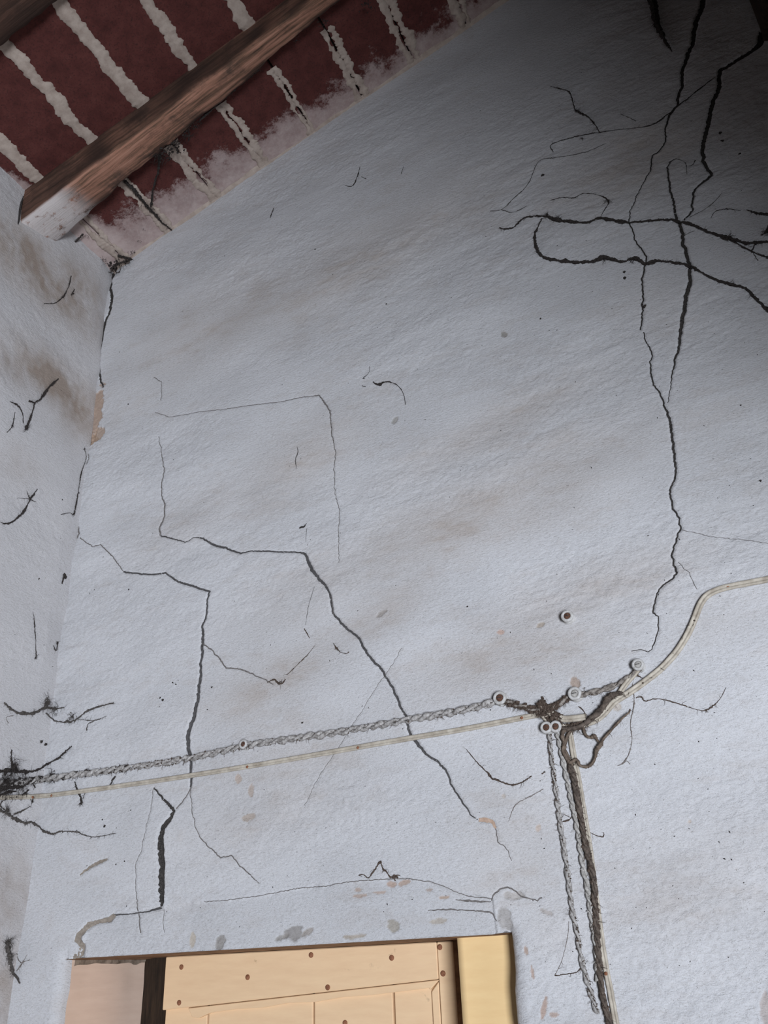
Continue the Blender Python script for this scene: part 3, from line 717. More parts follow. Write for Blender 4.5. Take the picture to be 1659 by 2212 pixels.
# bead under the rail and along the stile
def off_line(x, dz): t = (x - rb0[0]) / (rb1[0] - rb0[0]); return rb0[1] + (rb1[1] - rb0[1]) * t + dz
x0b = dpx(404, 2180, YF)[0]
bead = [(x0b, off_line(x0b, -.001)), (x0b + .012, off_line(x0b + .012, -.020)), (x0b + .03, off_line(x0b, -.022))]
bead += [(x, off_line(x, -.015 - .002 * math.sin(x * 40))) for x in np.linspace(x0b + .06, xb - .022, 9)] + [(xb - .022, off_line(xb - .022, -.018)), (xb, off_line(xb, -.001))]
dpart(prism(bead, YF + .004, DD + .006), 'moulding', M_CREAM, bev=.0012)
dpart(prism([(xb - .019, .02), (xb - .002, .02), (xb - .002, off_line(xb, -.004)), (xb - .019, off_line(xb - .019, -.021))], YF + .005, DD + .006), 'moulding', M_CREAM, bev=.002)
gaps = [xa, -1.702 * S, -1.354 * S, -1.1105 * S, xb - .004]
for i in range(4):
    g = .0022
    a = gaps[i] + (g if i else 0); b = gaps[i + 1] - g
    dpart(prism([(a, .02), (b, .02), (b, off_line(b, .03)), (a, off_line(a, .03))], DD + .001, DD + .022), 'plank', M_CREAM, bev=.002)
mb = MB(); mb.box(xa + .004, xe - .004, DD + .018, DD + .034, .02, ztop - .004); dpart(mb, 'backing_board', M_GROOVE, label='dark backing seen through the plank gaps')
for (px, py) in [(392,2089),(535,2111),(672,2063),(846,2069),(950,2046),(957,2103),(708,2133),(387,2166)]:
    x, z = dpx(px, py, YF); mb = MB(); mb.lathe((x, YF, z), [(.0062, .001), (.0056, -.0012), (.0034, -.0026), (.0006, -.0031)], 12)
    dpart(mb, 'nail', M_RUST, rail, smooth=True, label='rusty nail head')
x, z = dpx(745, 2210, DD); mb = MB(); mb.lathe((x, DD + .001, z), [(.0062, .001), (.0056, -.0012), (.0034, -.0026), (.0006, -.0031)], 12)
dpart(mb, 'nail', M_RUST, smooth=True, label='rusty nail head')
# yellow frame post on the right, its bare rebate edge, and the dark post behind the hanging edge
V = []; F = []; n = 14; xr0 = on_wall(993, 2120, .08)[0]; xr1 = XR + .05
for i in range(n + 1):
    t = i / n; yy = .080 - .008 * t + .0035 * math.sin(t * 6.5 + .6) * (1 - t)
    V += [(xr0 + (xr1 - xr0) * t, yy, 0), (xr0 + (xr1 - xr0) * t, yy, ZT + .004)]
b = len(V); V += [(xr0, DD + .05, 0), (xr0, DD + .05, ZT + .004)]
for i in range(n): F.append((i * 2, i * 2 + 2, i * 2 + 3, i * 2 + 1))
F.append((b, 0, 1, b + 1)); mb = MB(); mb.add(V, F); dpart(mb, 'frame_post', M_YELLOW, smooth=True, label='smooth yellow painted frame post')
mb = MB(); mb.box(xe + .002, xr0 + .02, DD - .020, DD + .05, 0, ZT + .008); dpart(mb, 'rebate_strip', M_BROWNEDGE, label='bare brown rebate strip beside the leaf')
mb = MB(); mb.box(XL - .03, -1.70 * S, .288, .36, 0, ZT + .01); dpart(mb, 'dark_post', M_DARKWOOD, bev=.004, label='dark unpainted post behind the door edge')
mb = MB(); mb.box(XL + .035, xa + .02, .292, .288, 0, ZT)  # narrow face strip
x1d = on_wall(362, 2120, .288)[0]

# ------------------------------------------------------------------ cables, cords and knobs
def fuzz(mb, P, rad, n, rng, ln=(.004, .014), r=(.0003, .0007)):
    for _ in range(n):
        p = P[rng.randrange(len(P))]; d = nrm(np.array([rng.gauss(0, 1), -abs(rng.gauss(0, .35)), rng.gauss(0, 1) - .4]))
        L = rng.uniform(*ln); q = [p + d * rad * .6]; v = d
        for k in range(3):
            v = nrm(v + np.array([rng.gauss(0, .5), rng.gauss(0, .15), rng.gauss(0, .5) - .2])); q.append(q[-1] + v * L / 3)
        r0 = rng.uniform(*r); mb.tube(q, [r0, r0 * .9, r0 * .7, r0 * .4], 3, caps=False)
def dust(mb, P, rad, n, rng, sz=(.0012, .0035)):
    for _ in range(n):
        p = P[rng.randrange(len(P))]; a = rng.uniform(0, 6.28)
        mb.blob(p + np.array([math.cos(a) * rad, -abs(rng.gauss(0, rad * .4)), math.sin(a) * rad]) * rng.uniform(.4, 1.05), rng.uniform(*sz), .5, .7)
def cord(name, label, cat, pts, r_px, mat, twists_px=26, strands=2, group=None, dusts=(), seed=0, lift=1.9, jit=.10):
    """twisted cord: strands wound about one another along the traced line"""
    r = r_px * PX; rng = random.Random(seed)
    C = resample(path(pts, r * lift), .0028)
    e = empty(name, tuple(C[0]), label=label, category=cat, group='old twisted cords on the cracked wall')
    if group: e['group'] = group
    L = 0; A = [0.0]
    for a, b in zip(C[:-1], C[1:]): L += np.linalg.norm(b - a); A.append(L)
    for k in range(strands):
        P = []; R = []
        for i, c in enumerate(C):
            t = nrm(C[min(i + 1, len(C) - 1)] - C[max(i - 1, 0)] + 1e-9); u = nrm(np.cross(t, np.array([0, 1.0, 0.05]))); w = np.cross(u, t)
            ph = 2 * math.pi * (A[i] / (twists_px * PX) + k / strands) + .5 * math.sin(A[i] * 40)
            P.append(c + (u * math.cos(ph) + w * math.sin(ph)) * r * .92); R.append(r * (1 + .7 * (float(vn(A[i] * 70, k + seed, 111)) - .5) + .5 * (float(vn(A[i] * 190, k + seed, 112)) - .5)))
        mb = MB(); mb.tube(P, R, 7, jit); o = mb.build('strand', mat); child_of_empty(o, e)
    for (i0, i1, nf, nb, mt, sz) in dusts:
        seg = C[int(i0 * (len(C) - 1)):int(i1 * (len(C) - 1)) + 1]; mb = MB(); fuzz(mb, seg, r * 1.6, nf, rng); dust(mb, seg, r * 1.7, nb, rng, sz)
        o = mb.build('dust_fringe', mt, smooth=False, kind='stuff', label='dark dust caught on the cord'); child_of_empty(o, e)
    return e
def flat_cable(label, pts, r_px, mat, dusts=(), nails=(), seed=0, lift=1.0, group=None, up=None):
    """flat twin cable: two cores side by side with a web between"""
    r = r_px * PX; rng = random.Random(seed + 50)
    C = resample(path(pts, r * lift), .006)
    e = empty('flat_cable', tuple(C[0]), label=label, category='cable', group='flat twin cables on the cracked wall')
    mb = MB(); n = len(C); sides = [(1.9, 0), (1.6, .8), (1, 1), (.4, .8), (0, .35), (-.4, .8), (-1, 1), (-1.6, .8), (-1.9, 0), (-1.5, -.8), (0, -.8), (1.5, -.8)]
    V = []; F = []; m_ = len(sides)
    for i, c in enumerate(C):
        t = nrm(C[min(i + 1, n - 1)] - C[max(i - 1, 0)] + 1e-9); nn = np.array([0, -1.0, 0]) if c[0] > XC + .012 else np.array([1.0, 0, 0])
        u = nrm(np.cross(t, nn)); nn = nrm(np.cross(u, t)); k_ = 1 + .05 * (float(vn(i * .4, seed, 121)) - .5)
        for a, b in sides: V.append(c + u * a * r * .93 * k_ + nn * b * r)
    for i in range(n - 1):
        for k in range(m_): k2 = (k + 1) % m_; F.append((i * m_ + k, i * m_ + k2, (i + 1) * m_ + k2, (i + 1) * m_ + k))
    F.append(tuple(range(m_))); F.append(tuple((n - 1) * m_ + k for k in range(m_ - 1, -1, -1)))
    mb.add(V, F); o = mb.build('sheath', mat); child_of_empty(o, e)
    for (px, py) in nails:
        p = surf(px, py, r * 1.7); mb = MB(); mb.lathe(p, [(.0030, .003), (.0032, -.001), (.0018, -.0022), (.0003, -.0026)], 10)
        o = mb.build('nail', M_RUST, label='rusty fixing nail'); child_of_empty(o, e)
    for (i0, i1, nf, nb, mt, sz) in dusts:
        seg = C[int(i0 * (n - 1)):int(i1 * (n - 1)) + 1]; mb = MB(); fuzz(mb, seg, r * 1.8, nf, rng); dust(mb, seg, r * 1.6, nb, rng, sz)
        o = mb.build('dust_fringe', mt, smooth=False, kind='stuff', label='dark dust caught on the cable'); child_of_empty(o, e)
    return e
def wire(name, label, cat, pts, r_px, mat, seed=0, nf=12, nb=10, fm=None, jit=.15, lift=1.0, n=8):
    rng = random.Random(seed + 90); r0 = [p[2] if len(p) > 2 else r_px for p in pts]
    C = path(pts, max(r0) * PX * lift, n); R = np.interp(np.linspace(0, len(pts) - 1, len(C)), range(len(pts)), r0) * PX
    R = [q * (.85 + .4 * float(vn(i * .5, seed, 131))) for i, q in enumerate(R)]
    mb = MB(); mb.tube(C, R, 7, jit); o = mb.build(name, mat, label=label, category=cat)
    if name == 'brown_wire': o['group'] = 'loose brown wires at the tangle'
    if nf or nb:
        mb = MB(); fuzz(mb, C, float(np.mean(R)), nf, rng); dust(mb, C, float(np.mean(R)), nb, rng, (.0008, .002)); mb.build('dust_fringe', fm or M_DUST, o, smooth=False, kind='stuff', label='brown dust caught on the wire')
    return o
def knob(label, px, py, r_px, tilt=0.0, core=M_CORE):
    """porcelain cleat knob: two flanges with a waist, screwed to the wall"""
    r = r_px * PX; p = surf(px, py, 0); e = empty('insulator_knob', tuple(p), label=label, category='insulator', group='porcelain knobs')
    mb = MB(); mb.lathe(p, [(r * .96, .004), (r, -.001), (r * .98, -.004), (r * .78, -.006), (r * .72, -.009), (r * .80, -.012), (r * .95, -.0145), (r * .97, -.0165), (r * .86, -.0190), (r * .60, -.0200), (r * .53, -.0180), (r * .50, -.0150)], 24)
    o = mb.build('body', M_PORC); child_of_empty(o, e)
    mb = MB(); mb.lathe(p, [(r * .50, -.0145), (r * .49, -.0178), (r * .30, -.0194), (r * .05, -.0198)], 14); o = mb.build('screw_head', core, label='rusty brown screw head' if core is M_CORE else 'pale filled screw hole'); child_of_empty(o, e)
    mb = MB(); mb.box(p[0] - r * .32, p[0] + r * .32, p[1] - .0202, p[1] - .0188, p[2] - r * .05, p[2] + r * .05); o = mb.build('screw_slot', M_CRACK, smooth=False); o.parent = None; child_of_empty(o, e)
    return e
knob('lone porcelain knob high on the wall, away from all cables', 1231, 1338, 12)
knob('porcelain knob holding the middle of the long twisted cord', 535, 1611, 10)
knob('porcelain knob where the long twisted cord reaches the tangle', 1088, 1514, 13)
knob('porcelain knob with a pale core above the cable tangle', 1248, 1505, 12.5, core=M_SEAL)
knob('left porcelain knob of the pair under the tangle', 1187, 1577, 11)
knob('right porcelain knob of the pair under the tangle', 1207, 1575, 11)
knob('porcelain knob at the upper end of the short cable, nearest the long crack', 1383, 1443, 11, core=M_SEAL)

DK = M_DUST
cord('twisted_cord', 'long grey twisted cord running from the corner to the cable tangle', 'cord',
     [(-160,1701),(-25,1693),(30,1690),(110,1681),(300,1656),(410,1638),(535,1611),(700,1587),(885,1557),(1000,1537),(1088,1515)], 3.9, M_CORD, 46, seed=1,
     dusts=[(0, .40, 260, 330, M_WEB, (.0010, .0034)), (.35, .62, 120, 260, M_DUST, (.0008, .0022)), (.6, 1, 80, 170, M_DUST, (.0006, .0017))])
cord('twisted_cord', 'dusty twisted cord rising from the tangle past the pale-cored knob', 'cord',
     [(1088,1515),(1125,1527),(1165,1537),(1195,1533),(1222,1516),(1248,1505),(1290,1497),(1330,1484),(1362,1466),(1383,1446)], 2.9, M_CORDD, 52, seed=2,
     dusts=[(0, .48, 260, 330, M_DUST, (.0012, .0042)), (.45, 1, 60, 70, M_DUST, (.0007, .0018))])
cord('twisted_cord', 'leftmost pale twisted cord hanging down beside the door', 'cord',
     [(1189,1588),(1195,1648),(1201,1700),(1208,1757),(1214,1806),(1224,1873),(1233,1950),(1246,2015),(1256,2073),(1269,2121),(1282,2166),(1291,2190)], 2.35, M_CORD, 44, seed=3,
     dusts=[(0, .5, 60, 170, M_DUST, (.0007, .0020)), (.5, 1, 45, 130, M_DUST, (.0007, .0020))])
cord('twisted_cord', 'faint whitewashed twisted cord between the two hanging cords', 'cord',
     [(1207,1588),(1220,1654),(1233,1719),(1246,1783),(1256,1854),(1269,1928),(1282,2015),(1288,2060),(1292,2120)], 2.5, M_SEAL, 34, seed=4, dusts=[(0, 1, 20, 30, M_SEAL, (.0006, .0016))])
cord('twisted_cord', 'thick dark brown twisted cord hanging from the tangle to below the door top', 'cord',
     [(1233,1652),(1243,1693),(1256,1773),(1266,1831),(1280,1892),(1286,1967),(1291,2047),(1296,2111),(1304,2160),(1317,2212),(1324,2245),(1342,2360),(1362,2500)], 2.7, M_DCORD, 46, 3, seed=5, lift=2.6,
     dusts=[(0, .5, 120, 260, M_DUST, (.0010, .0034)), (.4, 1, 80, 150, M_DUST, (.0010, .0030))])
flat_cable('long cream flat cable nailed below the twisted cord', [(-160,1727),(-25,1723),(50,1721),(100,1718),(300,1692),(535,1656),(740,1621),(885,1597),(1000,1578),(1130,1553),(1168,1546)], 2.9, M_CABLE, seed=1,
     nails=[(72,1722),(108,1718),(535,1657),(775,1616),(1130,1553)], dusts=[(0, .2, 40, 60, M_WEB, (.0010, .0026))])
flat_cable('pale flat cable coming down in a curve from the right', [(1690,1248),(1620,1262),(1565,1273),(1535,1285),(1516,1305),(1502,1340),(1486,1375),(1462,1412),(1430,1447),(1395,1475),(1360,1500),(1330,1519),(1308,1543),(1288,1558),(1262,1567),(1240,1573),(1217,1572),(1196,1565),(1178,1549),(1165,1537)], 3.3, M_CABLE, seed=2, lift=1.6,
     nails=[(1573,1270)], dusts=[(.74, 1, 300, 300, M_DUST, (.0012, .0045)), (.3, .72, 30, 40, M_DUST, (.0006, .0016))])
flat_cable('short flat cable loop crossing the middle of the tangle', [(1268,1551),(1245,1554),(1220,1555),(1200,1548),(1184,1534),(1172,1524)], 3.4, M_CABLE, seed=3, lift=3.0, dusts=[(.45, 1, 160, 220, M_DUST, (.0014, .0046))])
flat_cable('short flat cable dropping from the upper right knob', [(1380,1448),(1373,1458),(1356,1478),(1341,1499)], 2.8, M_CABLE, seed=4, lift=2.2)
flat_cable('hanging cream flat cable, rightmost of the vertical lines', [(1233,1580),(1238,1613),(1243,1645),(1250,1680),(1257,1725),(1270,1810),(1283,1910),(1296,2010),(1308,2090),(1318,2143),(1331,2212),(1338,2250),(1358,2370),(1380,2510)], 2.8, M_CABLE, seed=5, nails=[(1308,2103)])
wire('grimy_wire', 'black grimy wire lying along the curved flat cable', 'wire', [(1346,1500,3),(1332,1502,5),(1318,1510,5.5),(1308,1526,4.5),(1296,1540,4.5),(1280,1554,5),(1264,1566,4),(1245,1574,3.2),(1222,1576,3),(1200,1568,3.5)], 4, M_DCORD, 3, 30, 40, lift=2.2)
wire('brown_wire', 'looping brown wire that hooks around the hanging cords', 'wire', [(1240,1577,2.6),(1222,1580,3),(1217,1592,3.2),(1220,1608),(1218,1622),(1225,1637,3.2),(1231,1648),(1238,1646),(1246,1642,2.6),(1251,1648),(1255,1655,2.6),(1269,1657,2.4),(1281,1650),(1288,1635,2.4),(1291,1622,3.2),(1299,1611,4),(1304,1601,2.2),(1312,1591,2),(1324,1578,1.8),(1337,1564,1.8),(1350,1551,1.4),(1362,1541,1.2)], 2.6, M_BWIRE, 4, 30, 26, lift=2.6)
wire('brown_wire', 'second strand of brown wire dropping beside the paired knobs', 'wire', [(1236,1579,2.4),(1229,1590,2.6),(1224,1604,3),(1222,1620,2.6),(1228,1634),(1234,1648,2.8),(1239,1654,2.6)], 2.6, M_BWIRE, 5, 14, 18, lift=2.4)
wire('brown_wire', 'short curled wire end hanging under the flat cable', 'wire', [(1262,1572,2),(1264,1582,2.2),(1270,1592,2.2),(1279,1595,2.6),(1286,1592,3.6),(1291,1598,2.4),(1295,1605,1)], 2.2, M_BWIRE, 6, 8, 6, lift=1.8)

# ------------------------------------------------------------------ cobwebs: dusty threads with clots and hairs
def cobweb(label, strands, blobs=(), mat=M_WEB, fz=1.0, seed=0, side_hairs=(.004, .016), fan=()):
    rng = random.Random(seed + 500); first = strands[0][0]
    e = empty('cobweb', tuple(surf(first[0], first[1], .002)), label=label, category='cobweb', group='dusty cobwebs on the walls and ceiling')
    for pts in strands:
        mb = MB()
        pts = [p if len(p) > 2 else (*p, 2) for p in pts]
        wmax = max(p[2] for p in pts); C = path(pts, wmax * PX * .42, 6)
        R = np.interp(np.linspace(0, len(pts) - 1, len(C)), range(len(pts)), [p[2] for p in pts]) * PX * WSC
        P2 = resample(C, .0035); R2 = np.interp(np.linspace(0, 1, len(P2)), np.linspace(0, 1, len(R)), R)
        for i in range(len(P2)):
            R2[i] *= .55 + .9 * float(vn(i * .35, seed + len(pts), 141))
            P2[i] = P2[i] + np.array([rng.gauss(0, .35), 0, rng.gauss(0, .35)]) * min(R2[i], .002)
        mb.tube(P2, list(R2), 5, .28, caps=True)
        if wmax >= 4:                       # a second thread wound loosely along thick strands
            P3 = [p + np.array([0, -.0006, (float(vn(i * .18, seed, 151)) - .5) * 3.0 * R2[i]]) for i, p in enumerate(P2)]
            mb.tube(P3, [q * .5 for q in R2], 4, .3)
        fuzz(mb, P2, float(np.mean(R2)), int(len(P2) * .30 * fz * min(wmax, 5) / 3), rng, side_hairs, (.00015, .0004))
        dust(mb, P2, float(np.mean(R2)), int(len(P2) * .08 * fz), rng, (.0006, .0015))
        child_of_empty(mb.build('thread', mat if wmax >= 2.2 else thin.get(mat.name, mat), smooth=False), e)
    for (px, py, r_px, nn) in blobs:
        mb = MB(); c = surf(px, py, r_px * PX * .35); r = r_px * PX
        for _ in range(nn):
            a = rng.uniform(0, 6.28); q = abs(rng.gauss(0, .45)); p = c + np.array([math.cos(a) * q * r, -rng.random() * r * .25, math.sin(a) * q * r])
            if rng.random() < .25: mb.blob(p, r * rng.uniform(.06, .16), .5, .6)
            fuzz(mb, [p], .0005, 2, rng, (r * .5, r * 1.7), (.0002, .00055))
        mb.blob(c, r * .30, .5, .5)
        child_of_empty(mb.build('clot', mat, smooth=False, kind='stuff'), e)
    return e
WSC = .42
M_WEBT = mat_simple('thin_dusty_thread', (0.05, 0.045, 0.042), (0.13, 0.12, 0.115), 300)
M_DUSTT = mat_simple('thin_pale_thread', (0.12, 0.10, 0.09), (0.26, 0.23, 0.21), 300)
M_WEBG = mat_simple('grey_brown_cobweb', (0.04, 0.035, 0.031), (0.13, 0.115, 0.105), 260)
thin = {M_WEBG.name: M_DUSTT, M_WEB.name: M_WEBT, M_DUST.name: M_DUSTT}
cobweb('thick dark cobweb rope, upper of the two running across the cracks', [[(1080,494,2),(1095,497,3),(1112,493,3),(1125,480,3.5),(1140,472,4),(1165,470,5),(1185,472,8),(1200,479,8),(1225,483,5),(1270,486,6),(1295,476,7),(1320,480,6),(1355,484,4),(1400,480,4),(1445,476,5.5),(1470,479,8),(1500,487,6),(1540,503,6),(1575,513,8),(1610,523,6),(1640,523,5),(1670,520,6)],
   [(1565,512,3),(1590,524,3),(1625,543,3.5),(1650,552,4),(1672,558,5)], [(1625,540,3),(1632,527,3.5),(1650,522,5)], [(1625,542,2),(1633,556,2),(1638,563,1)]], blobs=[(1183,470,9,16),(1206,477,9,14),(1573,511,9,14)], seed=1)
cobweb('thick dark cobweb rope, lower of the two, with a hooked left end', [[(1172,476,3),(1164,494,3),(1158,512,6),(1159,530,7),(1165,548,7),(1175,560,8),(1200,567,7),(1240,570,6),(1280,567,8),(1310,559,9),(1345,567,7),(1370,559,9),(1395,570,7),(1420,564,7),(1460,568,6),(1490,574,6),(1520,590,5),(1550,605,6),(1580,613,6),(1610,620,5),(1635,645,6),(1672,680,6)]], blobs=[(1305,562,8,10),(1368,562,8,10),(1580,612,7,8)], seed=2)
cobweb('slender forked cobweb above the upper dark rope', [[(1196,330,1.5),(1190,317,2),(1210,308,2.5),(1250,297,2.5),(1300,289,2),(1350,282,2),(1400,275,2.5),(1425,262,3),(1445,245,3),(1470,225,3),(1500,202,2.4),(1545,165,1.2)],
   [(1297,290,2),(1285,270,3),(1268,252,3),(1245,240,5),(1238,222,2),(1230,200,3),(1205,192,2),(1190,188,1)], [(1340,250,1),(1375,264,2)]], blobs=[(1246,240,8,8),(1258,302,6,5)], seed=3)
cobweb('faint drooping cobweb left of the forked one', [[(1060,457,1),(1083,455,2),(1110,430,2),(1140,400,1.6),(1165,352,1.8),(1200,343,1.6),(1260,332,1.4),(1310,312,1)], [(1083,455,2),(1110,461,1.8),(1140,448,1.4)]], mat=M_WEB, fz=.7, seed=4)
cobweb('thin curved cobweb thread with a clot at its right end', [[(1190,436,1.6),(1215,430,1.6),(1240,430,2),(1262,421,1.6),(1295,425,1.4),(1312,434,3),(1315,445,3),(1306,460,1.4),(1297,478,1)]], blobs=[(1315,438,7,10)], seed=5, fz=.6)
cobweb('ragged black cobweb scrap at the right edge beside the ropes', [[(1612,449,1.6),(1630,455,4),(1650,458,6),(1672,460,6)], [(1645,507,4),(1656,498,6),(1662,485,8)]], blobs=[(1660,500,9,12)], seed=6)
cobweb('broad black cobweb flap hanging from the top edge', [[(1400,-14,16),(1410,15,16),(1415,45,16),(1428,72,12),(1438,92,8),(1452,112,3)], [(1412,-10,10),(1420,30,10),(1420,55,8)]], blobs=[(1418,52,14,16)], seed=7)
cobweb('loop of cobweb thread at the head of the forked crack', [[(1447,352,2),(1458,343,1.6),(1480,352,1.4),(1484,376,1.2)], [(1502,347,2.4),(1495,357,1.6),(1482,360,1)]], seed=8, fz=.5)
cobweb('fine branching cobweb right of where the cracks meet', [[(1490,470,1.2),(1530,446,1.4),(1560,415,1)], [(1535,470,1.4),(1545,456,2),(1572,449,2.4),(1600,452,1.2)], [(1478,508,1.4),(1500,498,2)]], seed=9, fz=.5)
cobweb('black cobweb streak with clots on the side wall', [[(131,816,3),(112,833,5),(97,852,8),(88,863,5),(77,870,3),(70,892,3),(60,915,6),(54,927,8)], [(77,870,3),(64,866,5)], [(20,868,1.4),(38,876,5),(48,892,2),(50,915,1.4)], [(32,890,1),(26,920,3),(15,934,2)]], blobs=[(94,855,8,8),(57,925,12,14),(26,920,6,6)], seed=10)
cobweb('curved dark cobweb hook on the side wall', [[(80,1057,1.6),(66,1078,4),(58,1096,4),(45,1112,6),(30,1125,5),(14,1131,4),(2,1129,2)], [(58,1060,1.2),(66,1078,3),(78,1084,1.6)], [(40,1075,1),(66,1078,2)]], blobs=[(66,1078,7,7)], seed=11)
cobweb('thin hanging thread with two dark clots on the side wall', [[(69,1322,1),(71,1355,3),(72,1390,1),(75,1420,3)]], blobs=[(71,1353,4,6),(75,1421,6,10)], seed=12, fz=.4)
cobweb('small dark curl of cobweb high in the corner above the side wall', [[(152,597,3),(147,620,2.6),(136,641,4),(118,655,1.6),(95,655,1)], [(160,625,2),(153,638,3)]], blobs=[(135,641,5,6),(158,634,6,6)], seed=13)
cobweb('small clots of cobweb strung down the wall corner', [[(183,968,2),(186,990,1),(178,1014,3),(172,1040,1.6),(160,1108,4),(150,1108,1.4),(130,1112,1)], [(140,1250,6),(138,1240,5),(133,1262,2)], [(124,1387,3),(120,1406,2),(112,1395,2)]], blobs=[(182,970,6,6),(160,1110,7,8),(123,1388,6,6)], seed=14, fz=.6)
cobweb('hairy black cobweb spread across the corner above the cables', [[(10,1518,3),(25,1531,5),(45,1540,6),(75,1540,6),(98,1528,7),(120,1530,5),(138,1528,2)], [(100,1540,3),(120,1558,3),(150,1559,4),(168,1551,3),(190,1535,5),(215,1526,4),(246,1518,2)], [(165,1552,2),(180,1555,1.4),(205,1556,3),(230,1547,1.4)], [(188,1578,3),(190,1564,2),(205,1556,2)], [(20,1562,1.2),(15,1550,1),(30,1545,2)]], blobs=[(104,1519,18,46),(120,1532,12,16),(155,1548,12,18),(75,1541,8,10)], mat=M_WEBG, seed=15)
cobweb('big black cobweb nest around the cable ends in the corner', [[(-10,1668,6),(20,1664,9),(50,1667,8),(80,1664,6),(105,1650,5),(125,1640,5),(140,1625,4),(155,1612,2)], [(-10,1700,10),(25,1700,12),(50,1697,10),(72,1683,8),(92,1676,5)], [(60,1684,6),(70,1690,5),(78,1701,3)], [(28,1620,2),(27,1640,4),(34,1660,5)], [(-5,1722,8),(18,1712,7),(40,1708,5)], [(108,1672,4),(116,1690,2)], [(40,1720,4),(55,1715,4),(66,1705,3)]], blobs=[(18,1690,30,70),(34,1656,20,50),(55,1690,22,46),(112,1676,12,26),(60,1716,10,14)], seed=16)
cobweb('long grey cobweb strand trailing right below the cable ends', [[(-8,1746,6),(15,1755,6),(35,1766,6),(55,1777,5),(72,1777,4),(90,1794,4),(110,1801,3),(128,1796,2.4),(163,1797,2.3),(180,1804,1.6),(205,1808,1.6),(250,1800,1)], [(34,1758,3),(50,1752,4),(68,1741,2)], [(16,1752,2),(5,1738,3),(14,1726,2)]], blobs=[(20,1750,14,24),(60,1776,8,10),(163,1794,4,4)], mat=M_WEBG, seed=17)
cobweb('dark tuft of cobweb low on the side wall beside the door', [[(18,2036,8),(22,2060,12),(26,2085,9),(30,2102,7),(40,2112,5),(47,2124,2)], [(36,2060,2),(50,2080,2),(62,2062,1)], [(46,2092,2),(55,2078,1.6),(68,2074,1)], [(40,2098,2),(50,2082,2)]], blobs=[(20,2036,14,40),(24,2066,12,26),(28,2092,8,12)], mat=M_WEBG, seed=18)
cobweb('cobweb threads hanging between the twisted cord and the flat cable', [[(160,1688,2),(165,1705,3),(172,1722,4),(174,1738,5)], [(186,1705,1.4),(176,1724,2)], [(250,1676,4),(240,1690,3),(236,1698,2)], [(72,1722,3),(72,1733,4)], [(104,1722,4),(112,1716,3)]], blobs=[(174,1735,5,6),(72,1731,6,8)], seed=19, fz=.8)
cobweb('small dark twig-like cobweb high on the plaster below the tiles', [[(747,404,1.2),(763,405,2.4),(773,388,3),(780,365,1.6)], [(782,385,1),(793,390,2)], [(869,380,2),(874,364,1)]], seed=20, fz=.3)
cobweb('single short dark thread left of the twig-like cobweb', [[(585,474,2),(589,462,3),(593,451,1.6)]], seed=21, fz=.2)
cobweb('wandering cobweb thread with clots at the middle of the wall', [[(797,790,1.2),(795,803,1),(783,814,3)], [(804,822,3),(810,827,5),(820,828,5),(826,823,2.4),(838,822,1.6),(856,829,1.4),(868,845,1),(873,870,1)], [(780,831,2),(788,833,2)]], blobs=[(783,815,3,3)], mat=M_WEB, seed=22, fz=.2)
cobweb('shred of cobweb dangling above the forked middle crack', [[(660,1128,1.2),(655,1135,3),(645,1139,4)], [(661,1140,1.2),(659,1170,1)], [(640,962,1),(642,975,2),(637,990,2),(638,1010,1)], [(680,1268,.8),(668,1310,1.2),(660,1350,.8)]], mat=M_WEB, seed=23, fz=.3)
cobweb('grey cobweb clots where the branch crack ends', [[(578,1475,2),(592,1468,4),(600,1474,3),(605,1478,6),(613,1474,3),(618,1468,2)], [(620,1458,2),(634,1445,1.4),(648,1430,2.4),(665,1412,1.4),(678,1394,1)], [(657,1358,3),(668,1378,1)], [(718,1388,1),(727,1400,4),(735,1408,2),(748,1412,1.4),(754,1408,2)]], blobs=[(606,1477,6,8),(727,1400,4,4)], mat=M_DUST, seed=24, fz=.4)
cobweb('little arched cobweb standing over the door lintel', [[(778,1891,3),(788,1890,2),(798,1897,3),(808,1886,2.4),(822,1866,3),(825,1862,4),(830,1877,2.4),(838,1884,2.4),(848,1896,3),(862,1895,3)], [(855,1903,2),(853,1892,3),(868,1892,1.4)]], mat=M_DUST, seed=25, fz=.5)
cobweb('sagging cobweb thread below the cables near the middle', [[(1010,1620,1),(1035,1650,1.6),(1055,1670,3),(1065,1682,4),(1082,1689,4),(1108,1697,3),(1130,1690,2),(1150,1678,1.6)], [(1100,1775,1),(1115,1740,1.2),(1145,1722,2),(1175,1705,1.4)], [(1172,1672,2.4),(1180,1668,2)]], mat=M_DUST, seed=26, fz=.5)
cobweb('threads of cobweb trailing right from the upper right knob', [[(1368,1480,1.6),(1372,1510,2),(1370,1535,2),(1364,1565,1.6),(1367,1600,1.4),(1360,1630,1),(1346,1650,2),(1335,1655,1)], [(1376,1510,1.6),(1388,1508,2.4),(1396,1517,2),(1424,1512,2.4),(1470,1524,1.6),(1505,1535,1.6),(1528,1537,3),(1555,1515,1),(1570,1488,1)], [(1390,1468,2),(1380,1462,3)], [(1360,1543,4),(1364,1536,2)], [(1346,1652,2),(1355,1645,1.4),(1362,1652,1)]], blobs=[(1528,1536,4,4),(1361,1541,4,4)], mat=M_DUST, seed=27, fz=.45)
